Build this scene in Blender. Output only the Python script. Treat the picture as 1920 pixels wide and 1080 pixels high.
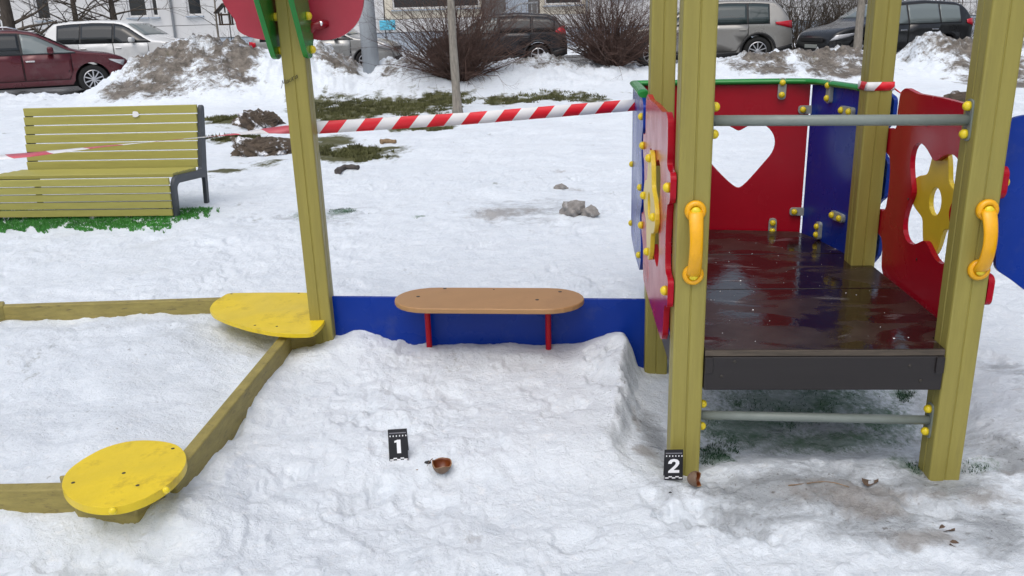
import bpy, bmesh, math, random
import numpy as np
from mathutils import Vector, Matrix

for o in list(bpy.data.objects):
    bpy.data.objects.remove(o)
scene = bpy.context.scene
COL = scene.collection
PI = math.pi

# ---------------------------------------------------------------- camera
F = 1600.0
PITCH = math.radians(17.5)
ROLL = math.radians(1.7)
CAMH = 1.5
fw = np.array([0, math.cos(PITCH), -math.sin(PITCH)])
rt = np.array([1.0, 0, 0])
up = np.cross(rt, fw)
cR, sR = math.cos(ROLL), math.sin(ROLL)
rt, up = cR * rt - sR * up, sR * rt + cR * up
CAM = np.array([0, 0, CAMH])
cd = bpy.data.cameras.new('camera')
cam = bpy.data.objects.new('camera', cd)
COL.objects.link(cam)
cd.sensor_width = 36
cd.lens = F / 1920 * 36
cd.clip_start = 0.05
cd.clip_end = 2000
cam.matrix_world = Matrix(((rt[0], up[0], -fw[0], 0), (rt[1], up[1], -fw[1], 0),
                           (rt[2], up[2], -fw[2], CAMH), (0, 0, 0, 1)))
scene.camera = cam

# ---------------------------------------------------------------- sky, sun, exposure (overcast)
SUN_EL, SUN_AZ = math.radians(62), math.radians(200)
world = bpy.data.worlds.new('World')
scene.world = world
world.use_nodes = True
wn = world.node_tree
wn.nodes.clear()
sky = wn.nodes.new('ShaderNodeTexSky')
sky.sky_type = 'NISHITA'
sky.sun_disc = False
sky.sun_elevation = SUN_EL
sky.sun_rotation = SUN_AZ
sky.air_density = 1.0
sky.dust_density = 4.0
sky.ozone_density = 1.0
hs = wn.nodes.new('ShaderNodeHueSaturation')
hs.inputs['Saturation'].default_value = 0.6
bg = wn.nodes.new('ShaderNodeBackground')
bg.inputs['Strength'].default_value = 0.12
wo = wn.nodes.new('ShaderNodeOutputWorld')
wn.links.new(sky.outputs[0], hs.inputs['Color'])
wn.links.new(hs.outputs[0], bg.inputs[0])
wn.links.new(bg.outputs[0], wo.inputs[0])
sl = bpy.data.lights.new('sun', 'SUN')
sl.energy = 0.8
sl.angle = math.radians(80)
sl.color = (1.0, 0.985, 0.965)
sun = bpy.data.objects.new('sun', sl)
COL.objects.link(sun)
sd = Vector((math.sin(SUN_AZ) * math.cos(SUN_EL), math.cos(SUN_AZ) * math.cos(SUN_EL), math.sin(SUN_EL)))
sun.rotation_euler = sd.to_track_quat('Z', 'Y').to_euler()
sun.location = (0, 0, 30)
scene.view_settings.view_transform = 'Standard'
scene.view_settings.look = 'None'
scene.view_settings.gamma = 1
scene.view_settings.use_curve_mapping = False
scene.view_settings.exposure = 0.36

# ---------------------------------------------------------------- pixel helpers (a pixel gives a direction only)
def ray(px, py):
    return fw + rt * (px - 960) / F - up * (py - 540) / F
def ground_at(px, py, z=0.0):
    d = ray(px, py)
    return CAM + d * ((z - CAMH) / d[2])
def atY(px, py, Y):
    d = ray(px, py)
    return CAM + d * (Y / d[1])
def onplane(px, py, P, N):
    d = ray(px, py)
    return CAM + d * (((np.array(P) - CAM) @ N) / (d @ N))

# ---------------------------------------------------------------- materials
MATS = {}
def mat(name, col, rough=0.5, metal=0.0, var=0.0, vscale=8.0, bump=0.0, bscale=60.0, stretch=None,
        spec=0.5, coat=0.0, dirt=None, dirt_amt=0.0, dirt_scale=5.0, rvar=0.0):
    """Principled with optional noise variation, grain, dirt blotches."""
    if name in MATS:
        return MATS[name]
    m = bpy.data.materials.new(name)
    m.use_nodes = True
    nt = m.node_tree
    b = nt.nodes['Principled BSDF']
    b.inputs['Roughness'].default_value = rough
    b.inputs['Metallic'].default_value = metal
    b.inputs['Specular IOR Level'].default_value = spec
    b.inputs['Coat Weight'].default_value = coat
    b.inputs['Coat Roughness'].default_value = 0.08
    b.inputs['Base Color'].default_value = (*col, 1)
    tc = nt.nodes.new('ShaderNodeTexCoord')
    mp = nt.nodes.new('ShaderNodeMapping')
    if stretch:
        mp.inputs['Scale'].default_value = stretch
    nt.links.new(tc.outputs['Object'], mp.inputs['Vector'])
    out = None
    if var > 0:
        n = nt.nodes.new('ShaderNodeTexNoise')
        n.inputs['Scale'].default_value = vscale
        n.inputs['Detail'].default_value = 6
        n.inputs['Roughness'].default_value = 0.65
        nt.links.new(mp.outputs[0], n.inputs['Vector'])
        r = nt.nodes.new('ShaderNodeValToRGB')
        r.color_ramp.elements[0].position = 0.3
        r.color_ramp.elements[1].position = 0.7
        r.color_ramp.elements[0].color = (*[c * (1 - var) for c in col], 1)
        r.color_ramp.elements[1].color = (*[min(1, c * (1 + var)) for c in col], 1)
        nt.links.new(n.outputs['Fac'], r.inputs['Fac'])
        out = r.outputs[0]
    if dirt is not None:
        n2 = nt.nodes.new('ShaderNodeTexNoise')
        n2.inputs['Scale'].default_value = dirt_scale
        n2.inputs['Detail'].default_value = 8
        n2.inputs['Roughness'].default_value = 0.7
        nt.links.new(mp.outputs[0], n2.inputs['Vector'])
        r2 = nt.nodes.new('ShaderNodeValToRGB')
        r2.color_ramp.elements[0].position = 0.56
        r2.color_ramp.elements[1].position = 0.74
        r2.color_ramp.elements[0].color = (0, 0, 0, 1)
        r2.color_ramp.elements[1].color = (dirt_amt,) * 3 + (1,)
        nt.links.new(n2.outputs['Fac'], r2.inputs['Fac'])
        mx = nt.nodes.new('ShaderNodeMix')
        mx.data_type = 'RGBA'
        nt.links.new(r2.outputs[0], mx.inputs['Factor'])
        if out:
            nt.links.new(out, mx.inputs[6])
        else:
            mx.inputs[6].default_value = (*col, 1)
        mx.inputs[7].default_value = (*dirt, 1)
        out = mx.outputs[2]
    if out:
        nt.links.new(out, b.inputs['Base Color'])
    if rvar > 0:
        n4 = nt.nodes.new('ShaderNodeTexNoise')
        n4.inputs['Scale'].default_value = vscale * 0.7
        n4.inputs['Detail'].default_value = 5
        nt.links.new(mp.outputs[0], n4.inputs['Vector'])
        mr = nt.nodes.new('ShaderNodeMapRange')
        mr.inputs['From Min'].default_value = 0.3
        mr.inputs['From Max'].default_value = 0.7
        mr.inputs['To Min'].default_value = max(0.02, rough - rvar)
        mr.inputs['To Max'].default_value = min(1, rough + rvar)
        nt.links.new(n4.outputs['Fac'], mr.inputs['Value'])
        nt.links.new(mr.outputs[0], b.inputs['Roughness'])
    if bump > 0:
        n3 = nt.nodes.new('ShaderNodeTexNoise')
        n3.inputs['Scale'].default_value = bscale
        n3.inputs['Detail'].default_value = 4
        nt.links.new(mp.outputs[0], n3.inputs['Vector'])
        bp = nt.nodes.new('ShaderNodeBump')
        bp.inputs['Strength'].default_value = bump
        bp.inputs['Distance'].default_value = 0.01
        nt.links.new(n3.outputs['Fac'], bp.inputs['Height'])
        nt.links.new(bp.outputs[0], b.inputs['Normal'])
    MATS[name] = m
    return m

M_post = mat('olive_painted_timber', (0.295, 0.255, 0.063), 0.45, var=0.10, vscale=3.0, stretch=(9, 9, 0.7), bump=0.10, bscale=18,
             dirt=(0.15, 0.125, 0.05), dirt_amt=0.6, dirt_scale=1.8, rvar=0.1, spec=0.35)
M_beam = mat('olive_worn_timber', (0.28, 0.23, 0.065), 0.6, var=0.2, vscale=4.0, stretch=(3, 3, 12), bump=0.3, bscale=30,
             dirt=(0.09, 0.06, 0.035), dirt_amt=0.9, dirt_scale=5.0)
M_slat = mat('olive_bench_timber', (0.37, 0.34, 0.085), 0.5, var=0.10, vscale=3.0, stretch=(0.7, 9, 9), bump=0.1, bscale=25,
             dirt=(0.2, 0.17, 0.06), dirt_amt=0.5, dirt_scale=1.5)
M_steel = mat('dark_grey_steel', (0.045, 0.052, 0.062), 0.5, var=0.1, vscale=20)
M_red = mat('red_plastic', (0.38, 0.004, 0.016), 0.24, spec=0.2, var=0.06, vscale=6, rvar=0.08, dirt=(0.35, 0.05, 0.05), dirt_amt=0.15, dirt_scale=9)
M_darkred = mat('crimson_paint', (0.27, 0.004, 0.012), 0.3, var=0.1, vscale=5, rvar=0.1)
M_blue = mat('blue_plastic', (0.0015, 0.030, 0.27), 0.28, spec=0.25, var=0.08, vscale=5, rvar=0.08, dirt=(0.07, 0.09, 0.2), dirt_amt=0.35, dirt_scale=8)
M_fadedglare = mat('faded_red_plastic_sky_glare', (0.40, 0.035, 0.06), 0.25, var=0.12, vscale=4, rvar=0.08, dirt=(0.30, 0.02, 0.03), dirt_amt=0.5, dirt_scale=3)  # petal red: UV fade plus pink sky glare painted into the base colour
M_green = mat('green_plastic', (0.012, 0.23, 0.035), 0.25, var=0.06, vscale=6)
M_yellow = mat('yellow_plastic', (0.70, 0.50, 0.03), 0.3, var=0.07, vscale=8, dirt=(0.5, 0.3, 0.05), dirt_amt=0.3, dirt_scale=7)
M_cap = mat('yellow_cap', (0.78, 0.60, 0.02), 0.28, var=0.05, vscale=40)
M_seat = mat('yellow_worn_board', (0.72, 0.53, 0.014), 0.38, var=0.1, vscale=5, dirt=(0.26, 0.15, 0.02), dirt_amt=0.65, dirt_scale=7.5, rvar=0.12, bump=0.1, bscale=60)
M_handle = mat('orange_plastic', (0.82, 0.40, 0.006), 0.28, var=0.08, vscale=20, dirt=(0.45, 0.2, 0.02), dirt_amt=0.4, dirt_scale=12)
M_tan = mat('tan_board', (0.37, 0.205, 0.085), 0.45, var=0.06, vscale=6, dirt=(0.24, 0.13, 0.06), dirt_amt=0.4, dirt_scale=5)
M_screw = mat('dark_screw', (0.03, 0.025, 0.02), 0.5)
M_bar = mat('grey_bar_paint', (0.20, 0.23, 0.21), 0.4, var=0.1, vscale=15)
M_plate = mat('grey_connector', (0.30, 0.32, 0.30), 0.45, var=0.12, vscale=30)
M_black = mat('black_card', (0.008, 0.008, 0.011), 0.4)
M_white = mat('white_print', (0.82, 0.82, 0.84), 0.5)
M_greyprint = mat('grey_print', (0.2, 0.2, 0.22), 0.5)
M_ink = mat('black_ink', (0.01, 0.01, 0.012), 0.6)
M_shell = mat('brown_shell', (0.15, 0.036, 0.007), 0.3, var=0.2, vscale=30)
M_shellout = mat('brown_shell_outer', (0.15, 0.095, 0.06), 0.55, var=0.2, vscale=40)
M_shellrim = mat('pale_shell_rim', (0.34, 0.20, 0.10), 0.5)
M_dark = mat('dark_fragment', (0.012, 0.013, 0.014), 0.5)
M_leaf = mat('dry_leaf', (0.11, 0.07, 0.045), 0.8, var=0.4, vscale=30)
M_clod = mat('earth_clod', (0.075, 0.056, 0.040), 0.9, var=0.5, vscale=6, bump=0.8, bscale=14, dirt=(0.76, 0.78, 0.82), dirt_amt=1.0, dirt_scale=3.6)
for n_ in M_clod.node_tree.nodes:
    if n_.type == 'VALTORGB' and abs(n_.color_ramp.elements[0].position - 0.56) < 0.01:
        n_.color_ramp.elements[1].position = 0.60
        n_.color_ramp.elements[0].position = 0.53
M_stone = mat('grey_lump', (0.25, 0.235, 0.22), 0.9, var=0.3, vscale=20, bump=0.5, bscale=30, dirt=(0.75, 0.77, 0.8), dirt_amt=0.9, dirt_scale=14)
M_stick = mat('stick_bark', (0.07, 0.06, 0.055), 0.8, var=0.4, vscale=20)
M_stickl = mat('pale_stick', (0.24, 0.16, 0.09), 0.8, var=0.4, vscale=20)
M_bark = mat('pale_bark', (0.24, 0.215, 0.18), 0.85, var=0.35, vscale=6, stretch=(5, 5, 1.2), bump=0.6, bscale=12)
M_barkd = mat('dark_bark', (0.085, 0.07, 0.058), 0.9, var=0.4, vscale=5, stretch=(4, 4, 1), bump=0.6, bscale=12)
M_twig = mat('brown_twigs', (0.095, 0.055, 0.043), 0.85, var=0.35, vscale=3)
M_twig2 = mat('grey_brown_twigs', (0.085, 0.068, 0.052), 0.85, var=0.35, vscale=3)
M_pole = mat('grey_pole_paint', (0.36, 0.39, 0.42), 0.55, var=0.1, vscale=3, stretch=(4, 4, 0.6), dirt=(0.25, 0.25, 0.25), dirt_amt=0.4, dirt_scale=2)
M_glass = mat('car_glass', (0.012, 0.015, 0.017), 0.04, spec=0.6)
M_glassl = mat('car_glass_light', (0.16, 0.19, 0.19), 0.05, spec=0.8)
M_tyre = mat('tyre', (0.012, 0.012, 0.012), 0.85)
M_rim = mat('alloy', (0.5, 0.5, 0.52), 0.3, metal=0.8)
M_trim = mat('black_trim', (0.018, 0.018, 0.019), 0.6)
M_seam = mat('seam_black', (0.004, 0.004, 0.004), 0.9)
M_tail = mat('tail_lamp', (0.5, 0.01, 0.025), 0.12)
M_head = mat('head_lamp', (0.6, 0.6, 0.62), 0.1, metal=0.3)
M_chrome = mat('chrome', (0.75, 0.75, 0.76), 0.15, metal=1.0)
M_asph = mat('wet_asphalt', (0.05, 0.05, 0.052), 0.4, var=0.4, vscale=1.5, dirt=(0.45, 0.46, 0.48), dirt_amt=0.7, dirt_scale=0.8, rvar=0.2)
M_panel = mat('white_wall_panel', (0.60, 0.60, 0.60), 0.8, var=0.06, vscale=0.7, dirt=(0.42, 0.42, 0.42), dirt_amt=0.45, dirt_scale=1.0)
M_cream = mat('cream_wall_panel', (0.62, 0.57, 0.47), 0.8, var=0.06, vscale=0.7, dirt=(0.4, 0.37, 0.32), dirt_amt=0.4, dirt_scale=1.0)
M_plinth = mat('blue_grey_plinth', (0.36, 0.41, 0.47), 0.8, var=0.08, vscale=0.7, dirt=(0.28, 0.3, 0.32), dirt_amt=0.5, dirt_scale=1.2)
M_azure = mat('azure_wall_panel', (0.10, 0.48, 0.66), 0.7, var=0.05, vscale=1)
M_joint = mat('wall_joint', (0.16, 0.15, 0.15), 0.9)
M_frame = mat('white_window_frame', (0.7, 0.7, 0.7), 0.5)
M_winglass = mat('window_glass', (0.03, 0.035, 0.04), 0.05, spec=0.8)
M_rail = mat('grey_railing', (0.25, 0.26, 0.27), 0.5)
M_door = mat('grey_door', (0.12, 0.12, 0.12), 0.6)
M_feeder = mat('feeder_wood', (0.06, 0.035, 0.022), 0.7, var=0.3, vscale=8)
M_turf = mat('artificial_grass', (0.042, 0.22, 0.025), 0.6, var=0.45, vscale=2.0)
M_grass = mat('winter_grass', (0.095, 0.098, 0.034), 0.8, var=0.4, vscale=0.8)
M_snowchip = mat('old_snow_crumb', (0.82, 0.84, 0.87), 0.6)

def deck_mat():
    m = bpy.data.materials.new('wet_dark_plywood')
    m.use_nodes = True
    nt = m.node_tree
    b = nt.nodes['Principled BSDF']
    tc = nt.nodes.new('ShaderNodeNewGeometry')
    def noise(scale, detail, stretch=(1, 1, 1), dist=0.0):
        mp = nt.nodes.new('ShaderNodeMapping')
        mp.inputs['Scale'].default_value = stretch
        nt.links.new(tc.outputs['Position'], mp.inputs['Vector'])
        n = nt.nodes.new('ShaderNodeTexNoise')
        n.inputs['Scale'].default_value = scale
        n.inputs['Detail'].default_value = detail
        n.inputs['Distortion'].default_value = dist
        nt.links.new(mp.outputs[0], n.inputs['Vector'])
        return n.outputs['Fac']
    def ramp(fac, p0, p1, c0, c1):
        r = nt.nodes.new('ShaderNodeValToRGB')
        r.color_ramp.elements[0].position = p0
        r.color_ramp.elements[1].position = p1
        r.color_ramp.elements[0].color = (*c0, 1)
        r.color_ramp.elements[1].color = (*c1, 1)
        nt.links.new(fac, r.inputs['Fac'])
        return r.outputs[0]
    wet = ramp(noise(3.2, 6, (1, 1.7, 1), 0.6), 0.46, 0.53, (0, 0, 0), (1, 1, 1))
    base = ramp(noise(14, 6), 0.3, 0.7, (0.024, 0.015, 0.012), (0.042, 0.029, 0.024))
    frost = ramp(noise(5.5, 8, (0.8, 2.4, 1), 0.5), 0.64, 0.74, (0, 0, 0), (0.4, 0.4, 0.4))
    mx = nt.nodes.new('ShaderNodeMix')
    mx.data_type = 'RGBA'
    nt.links.new(wet, mx.inputs['Factor'])
    nt.links.new(base, mx.inputs[6])
    mx.inputs[7].default_value = (0.016, 0.008, 0.008, 1)
    m2 = nt.nodes.new('ShaderNodeMix')
    m2.data_type = 'RGBA'
    nt.links.new(frost, m2.inputs['Factor'])
    nt.links.new(mx.outputs[2], m2.inputs[6])
    m2.inputs[7].default_value = (0.34, 0.34, 0.35, 1)
    nt.links.new(m2.outputs[2], b.inputs['Base Color'])
    mr = nt.nodes.new('ShaderNodeMapRange')
    nt.links.new(wet, mr.inputs['Value'])
    mr.inputs['To Min'].default_value = 0.34
    mr.inputs['To Max'].default_value = 0.10
    nt.links.new(mr.outputs[0], b.inputs['Roughness'])
    bp = nt.nodes.new('ShaderNodeBump')
    bp.inputs['Strength'].default_value = 0.08
    bp.inputs['Distance'].default_value = 0.01
    nt.links.new(noise(40, 3), bp.inputs['Height'])
    nt.links.new(bp.outputs[0], b.inputs['Normal'])
    return m
M_deck = deck_mat()
M_deckedge = mat('worn_plywood_edge', (0.075, 0.058, 0.042), 0.6, var=0.4, vscale=8, stretch=(1, 1, 10))
M_fascia = mat('dark_fascia', (0.016, 0.0125, 0.0125), 0.45, var=0.15, vscale=5, stretch=(0.5, 3, 6))

def tape_mat(nm, redc):
    m = bpy.data.materials.new(nm)
    m.use_nodes = True
    nt = m.node_tree
    b = nt.nodes['Principled BSDF']
    b.inputs['Roughness'].default_value = 0.35
    at = nt.nodes.new('ShaderNodeAttribute')
    at.attribute_name = 'stripe'
    r = nt.nodes.new('ShaderNodeValToRGB')
    r.color_ramp.interpolation = 'CONSTANT'
    r.color_ramp.elements[0].color = (0.78, 0.78, 0.79, 1)
    r.color_ramp.elements[1].position = 0.5
    r.color_ramp.elements[1].color = (*redc, 1)
    fr = nt.nodes.new('ShaderNodeMath')
    fr.operation = 'FRACT'
    nt.links.new(at.outputs['Fac'], fr.inputs[0])
    nt.links.new(fr.outputs[0], r.inputs['Fac'])
    nt.links.new(r.outputs[0], b.inputs['Base Color'])
    b.inputs['Transmission Weight'].default_value = 0.0
    return m
M_tape = tape_mat('red_white_tape', (0.72, 0.012, 0.025))
M_tapef = tape_mat('faded_tape', (0.56, 0.10, 0.13))

# ---------------------------------------------------------------- object helpers
INV = {}
def link(o, parent=None):
    COL.objects.link(o)
    if parent is not None:
        o.parent = parent
        o.matrix_parent_inverse = INV.get(parent.name, Matrix.Identity(4))
    return o
def tag(o, label=None, cat=None, group=None, kind=None):
    if label: o['label'] = label
    if cat: o['category'] = cat
    if group: o['group'] = group
    if kind: o['kind'] = kind
    return o
def root(name, loc, label, cat, group=None, rotz=0.0, local=False):
    """An Empty at the base of a thing. local=False: children are given in world coordinates."""
    o = bpy.data.objects.new(name, None)
    o.empty_display_size = 0.1
    COL.objects.link(o)
    o.location = loc
    o.rotation_euler = (0, 0, rotz)
    if not local:
        INV[o.name] = (Matrix.Translation(Vector(loc)) @ Matrix.Rotation(rotz, 4, 'Z')).inverted()
    return tag(o, label, cat, group)
def make(name, verts, faces, material, parent=None, smooth=False, bevel=0.0, segs=2, recenter=True, angle=40):
    v = np.array(verts, dtype=float)
    org = np.zeros(3)
    if recenter and len(v):
        lo, hi = v.min(0), v.max(0)
        org = np.array([(lo[0] + hi[0]) / 2, (lo[1] + hi[1]) / 2, lo[2]])
        v = v - org
    me = bpy.data.meshes.new(name)
    me.from_pydata(v.tolist(), [], [tuple(int(i) for i in f) for f in faces])
    me.update()
    bm = bmesh.new()
    bm.from_mesh(me)
    bmesh.ops.recalc_face_normals(bm, faces=bm.faces)
    bm.to_mesh(me)
    bm.free()
    me.materials.append(material)
    if smooth:
        me.polygons.foreach_set('use_smooth', [True] * len(me.polygons))
    o = bpy.data.objects.new(name, me)
    o.location = org
    link(o, parent)
    if recenter:
        INV[o.name] = Matrix.Translation(-Vector(org))
    if bevel > 0:
        b = o.modifiers.new('bevel', 'BEVEL')
        b.width = bevel
        b.segments = segs
        b.limit_method = 'ANGLE'
        b.angle_limit = math.radians(angle)
    return o
def box_vf(c, s, rz=0.0, axes=None):
    c = np.array(c, float)
    if axes is None:
        ca, sa = math.cos(rz), math.sin(rz)
        axes = (np.array([ca, sa, 0]), np.array([-sa, ca, 0]), np.array([0, 0, 1.0]))
    vs = []
    for k in (-1, 1):
        for j in (-1, 1):
            for i in (-1, 1):
                vs.append(c + axes[0] * i * s[0] / 2 + axes[1] * j * s[1] / 2 + axes[2] * k * s[2] / 2)
    fs = [(0, 2, 3, 1), (4, 5, 7, 6), (0, 1, 5, 4), (2, 6, 7, 3), (0, 4, 6, 2), (1, 3, 7, 5)]
    return vs, fs
def box(name, c, s, material, parent=None, rz=0.0, bevel=0.004, axes=None):
    v, f = box_vf(c, s, rz, axes)
    return make(name, v, f, material, parent, bevel=bevel)
def tube_vf(path, rad, n=10, caps=True, squash=None):
    P = np.array(path, float)
    m = len(P)
    R = np.full(m, rad) if np.isscalar(rad) else np.array(rad, float)
    T = np.gradient(P, axis=0)
    T /= np.linalg.norm(T, axis=1)[:, None] + 1e-12
    ref = np.array([0, 0, 1.0]) if abs(T[0][2]) < 0.8 else np.array([0, 1.0, 0])
    a = np.cross(T[0], ref)
    a /= np.linalg.norm(a)
    vs, fs = [], []
    for i in range(m):
        a = a - T[i] * (a @ T[i])
        a /= np.linalg.norm(a)
        b = np.cross(T[i], a)
        for k in range(n):
            t = 2 * PI * k / n
            ka, kb = (1, 1) if squash is None else squash
            vs.append(P[i] + R[i] * (ka * a * math.cos(t) + kb * b * math.sin(t)))
    for i in range(m - 1):
        for k in range(n):
            k2 = (k + 1) % n
            fs.append((i * n + k, i * n + k2, (i + 1) * n + k2, (i + 1) * n + k))
    if caps:
        fs.append(tuple(range(n - 1, -1, -1)))
        fs.append(tuple((m - 1) * n + k for k in range(n)))
    return vs, fs
def tube(name, path, rad, material, parent=None, n=10, squash=None, smooth=True):
    v, f = tube_vf(path, rad, n, True, squash)
    o = make(name, v, f, material, parent, smooth=smooth)
    if smooth:
        flat_caps(o)
    return o
def flat_caps(o):
    for p in o.data.polygons:
        if len(p.vertices) > 4:
            p.use_smooth = False
def lathe_vf(profile, origin, axis, n=20):
    """profile: (r, h) pairs; axis: unit vector."""
    axis = np.array(axis, float)
    axis /= np.linalg.norm(axis)
    ref = np.array([0, 0, 1.0]) if abs(axis[2]) < 0.9 else np.array([1.0, 0, 0])
    a = np.cross(axis, ref); a /= np.linalg.norm(a)
    b = np.cross(axis, a)
    vs, fs = [], []
    for r, h in profile:
        for k in range(n):
            t = 2 * PI * k / n
            vs.append(np.array(origin) + axis * h + r * (a * math.cos(t) + b * math.sin(t)))
    for i in range(len(profile) - 1):
        for k in range(n):
            k2 = (k + 1) % n
            fs.append((i * n + k, i * n + k2, (i + 1) * n + k2, (i + 1) * n + k))
    fs.append(tuple(range(n - 1, -1, -1)))
    fs.append(tuple((len(profile) - 1) * n + k for k in range(n)))
    return vs, fs
def dome(name, c, axis, r, material, parent, h=None, n=14):
    h = h or r * 0.75
    prof = [(r, 0), (r, h * 0.35)] + [(r * math.cos(t), h * (0.35 + 0.65 * math.sin(t))) for t in (0.4, 0.8, 1.15, 1.4)]
    v, f = lathe_vf(prof, c, axis, n)
    return make(name, v, f, material, parent, smooth=True)
def fill2d(loops):
    """triangulate a polygon with holes -> 2D verts, tris"""
    bm = bmesh.new()
    es = []
    for lp in loops:
        vs = [bm.verts.new((p[0], p[1], 0)) for p in lp]
        for i in range(len(vs)):
            es.append(bm.edges.new((vs[i], vs[(i + 1) % len(vs)])))
    bmesh.ops.triangle_fill(bm, edges=es, use_beauty=True, use_dissolve=False)
    bm.verts.index_update()
    V = [(v.co.x, v.co.y) for v in bm.verts]
    Fc = [tuple(v.index for v in f.verts) for f in bm.faces]
    bm.free()
    return V, Fc
def plate(name, loops, O, U, V, thick, material, parent=None, bevel=0.003, N=None, segs=2):
    """flat board of any outline (with holes) in the plane O + u*U + v*V, thickness along N."""
    U, V, O = np.array(U, float), np.array(V, float), np.array(O, float)
    if N is None:
        N = np.cross(U, V)
    N = np.array(N, float)
    v2, f2 = fill2d(loops)
    n = len(v2)
    vs = [O + U * a + V * b for a, b in v2] + [O + U * a + V * b + N * thick for a, b in v2]
    fs = [tuple(f) for f in f2] + [tuple(i + n for i in reversed(f)) for f in f2]
    st = 0
    for lp in loops:
        k = len(lp)
        for i in range(k):
            a, b = st + i, st + (i + 1) % k
            fs.append((a, b, b + n, a + n))
        st += k
    return make(name, vs, fs, material, parent, bevel=bevel, segs=segs, angle=50)
def smooth_loop(pts, n=6, closed=True):
    """Catmull-Rom through points"""
    P = [np.array(p, float) for p in pts]
    m = len(P)
    out = []
    rng = range(m) if closed else range(m - 1)
    for i in rng:
        p0, p1, p2, p3 = (P[(i - 1) % m] if closed or i > 0 else P[0]), P[i], P[(i + 1) % m], (P[(i + 2) % m] if closed or i + 2 < m else P[-1])
        for k in range(n):
            t = k / n
            out.append(tuple(0.5 * ((2 * p1) + (-p0 + p2) * t + (2 * p0 - 5 * p1 + 4 * p2 - p3) * t * t + (-p0 + 3 * p1 - 3 * p2 + p3) * t ** 3)))
    if not closed:
        out.append(tuple(P[-1]))
    return out
def round_loop(pts, r, n=4):
    """polygon with rounded corners"""
    P = [np.array(p, float) for p in pts]
    m = len(P)
    out = []
    for i in range(m):
        a, b, c = P[i - 1], P[i], P[(i + 1) % m]
        d1, d2 = a - b, c - b
        l1, l2 = np.linalg.norm(d1), np.linalg.norm(d2)
        rr = min(r, l1 * 0.45, l2 * 0.45)
        s, e = b + d1 / l1 * rr, b + d2 / l2 * rr
        for k in range(n + 1):
            t = k / n
            out.append(tuple((1 - t) ** 2 * s + 2 * t * (1 - t) * b + t * t * e))
    return out

# ---------------------------------------------------------------- numpy noise
_rs = np.random.RandomState(7)
_perm = _rs.permutation(512)
_ga = _rs.rand(512) * 2 * PI
_gx, _gy = np.cos(_ga), np.sin(_ga)
def perlin(x, y):
    xi, yi = np.floor(x).astype(int), np.floor(y).astype(int)
    xf, yf = x - xi, y - yi
    u, v = xf * xf * xf * (xf * (xf * 6 - 15) + 10), yf * yf * yf * (yf * (yf * 6 - 15) + 10)
    def g(ix, iy, dx, dy):
        h = _perm[(_perm[ix & 511] + iy) & 511]
        return _gx[h] * dx + _gy[h] * dy
    n00, n10 = g(xi, yi, xf, yf), g(xi + 1, yi, xf - 1, yf)
    n01, n11 = g(xi, yi + 1, xf, yf - 1), g(xi + 1, yi + 1, xf - 1, yf - 1)
    a = n00 + u * (n10 - n00)
    return (a + v * ((n01 + u * (n11 - n01)) - a)) * 1.4
def fbm(x, y, o=4, g=0.5):
    s, a, f = 0, 1.0, 1.0
    for i in range(o):
        s = s + a * perlin(x * f + 13.7 * i, y * f + 5.1 * i)
        a *= g
        f *= 2.03
    return s
def sst(a, b, x):
    t = np.clip((x - a) / (b - a), 0, 1)
    return t * t * (3 - 2 * t)

# ---------------------------------------------------------------- layout of the play set
YAW = math.radians(4)
EX = np.array([math.cos(YAW), -math.sin(YAW), 0])
EY = np.array([math.sin(YAW), math.cos(YAW), 0])
EZ = np.array([0, 0, 1.0])
O2 = np.array([0.570, 2.622, 0])
def LP(u, v, z):
    return O2 + EX * u + EY * v + EZ * z
def uvz(p):
    q = np.array(p) - O2
    return q @ EX, q @ EY, p[2]
PU, PV = 0.86, 0.96
DZ = 0.46
BA, BB = (-0.035, 1.66), (0.763, 1.54)
P5 = ground_at(612, 655, 0.05)
BL = np.array([P5[0] + 0.045, P5[1] + 0.01, 0])           # blue board ends
BR = np.array([LP(0, PV, 0)[0] - 0.03, LP(0, PV, 0)[1] + 0.0, 0])
SBX = (-2.72, -1.085)                                      # sandbox beams, centre lines
SBY = (2.335, 4.175)

# ---------------------------------------------------------------- ground (snow)
crest_px = [(-700, 150), (-400, 165), (-100, 176), (0, 180), (170, 183), (215, 152), (270, 112), (320, 82), (380, 77), (440, 80), (500, 95), (540, 100), (600, 86),
            (650, 106), (688, 133), (712, 124), (760, 110), (860, 125), (950, 118), (1030, 112), (1100, 121), (1200, 130), (1330, 114), (1430, 103),
            (1520, 98), (1600, 92), (1685, 118), (1715, 80), (1745, 68), (1800, 74), (1850, 90), (1900, 72), (1990, 95), (2400, 110)]
CY = 18.8
cr = np.array([atY(px, py, CY) for px, py in crest_px])
bound_dirty = []
def blob(x, y, cx, cy, sx, sy):
    return np.exp(-(((x - cx) / sx) ** 2 + ((y - cy) / sy) ** 2))
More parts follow.
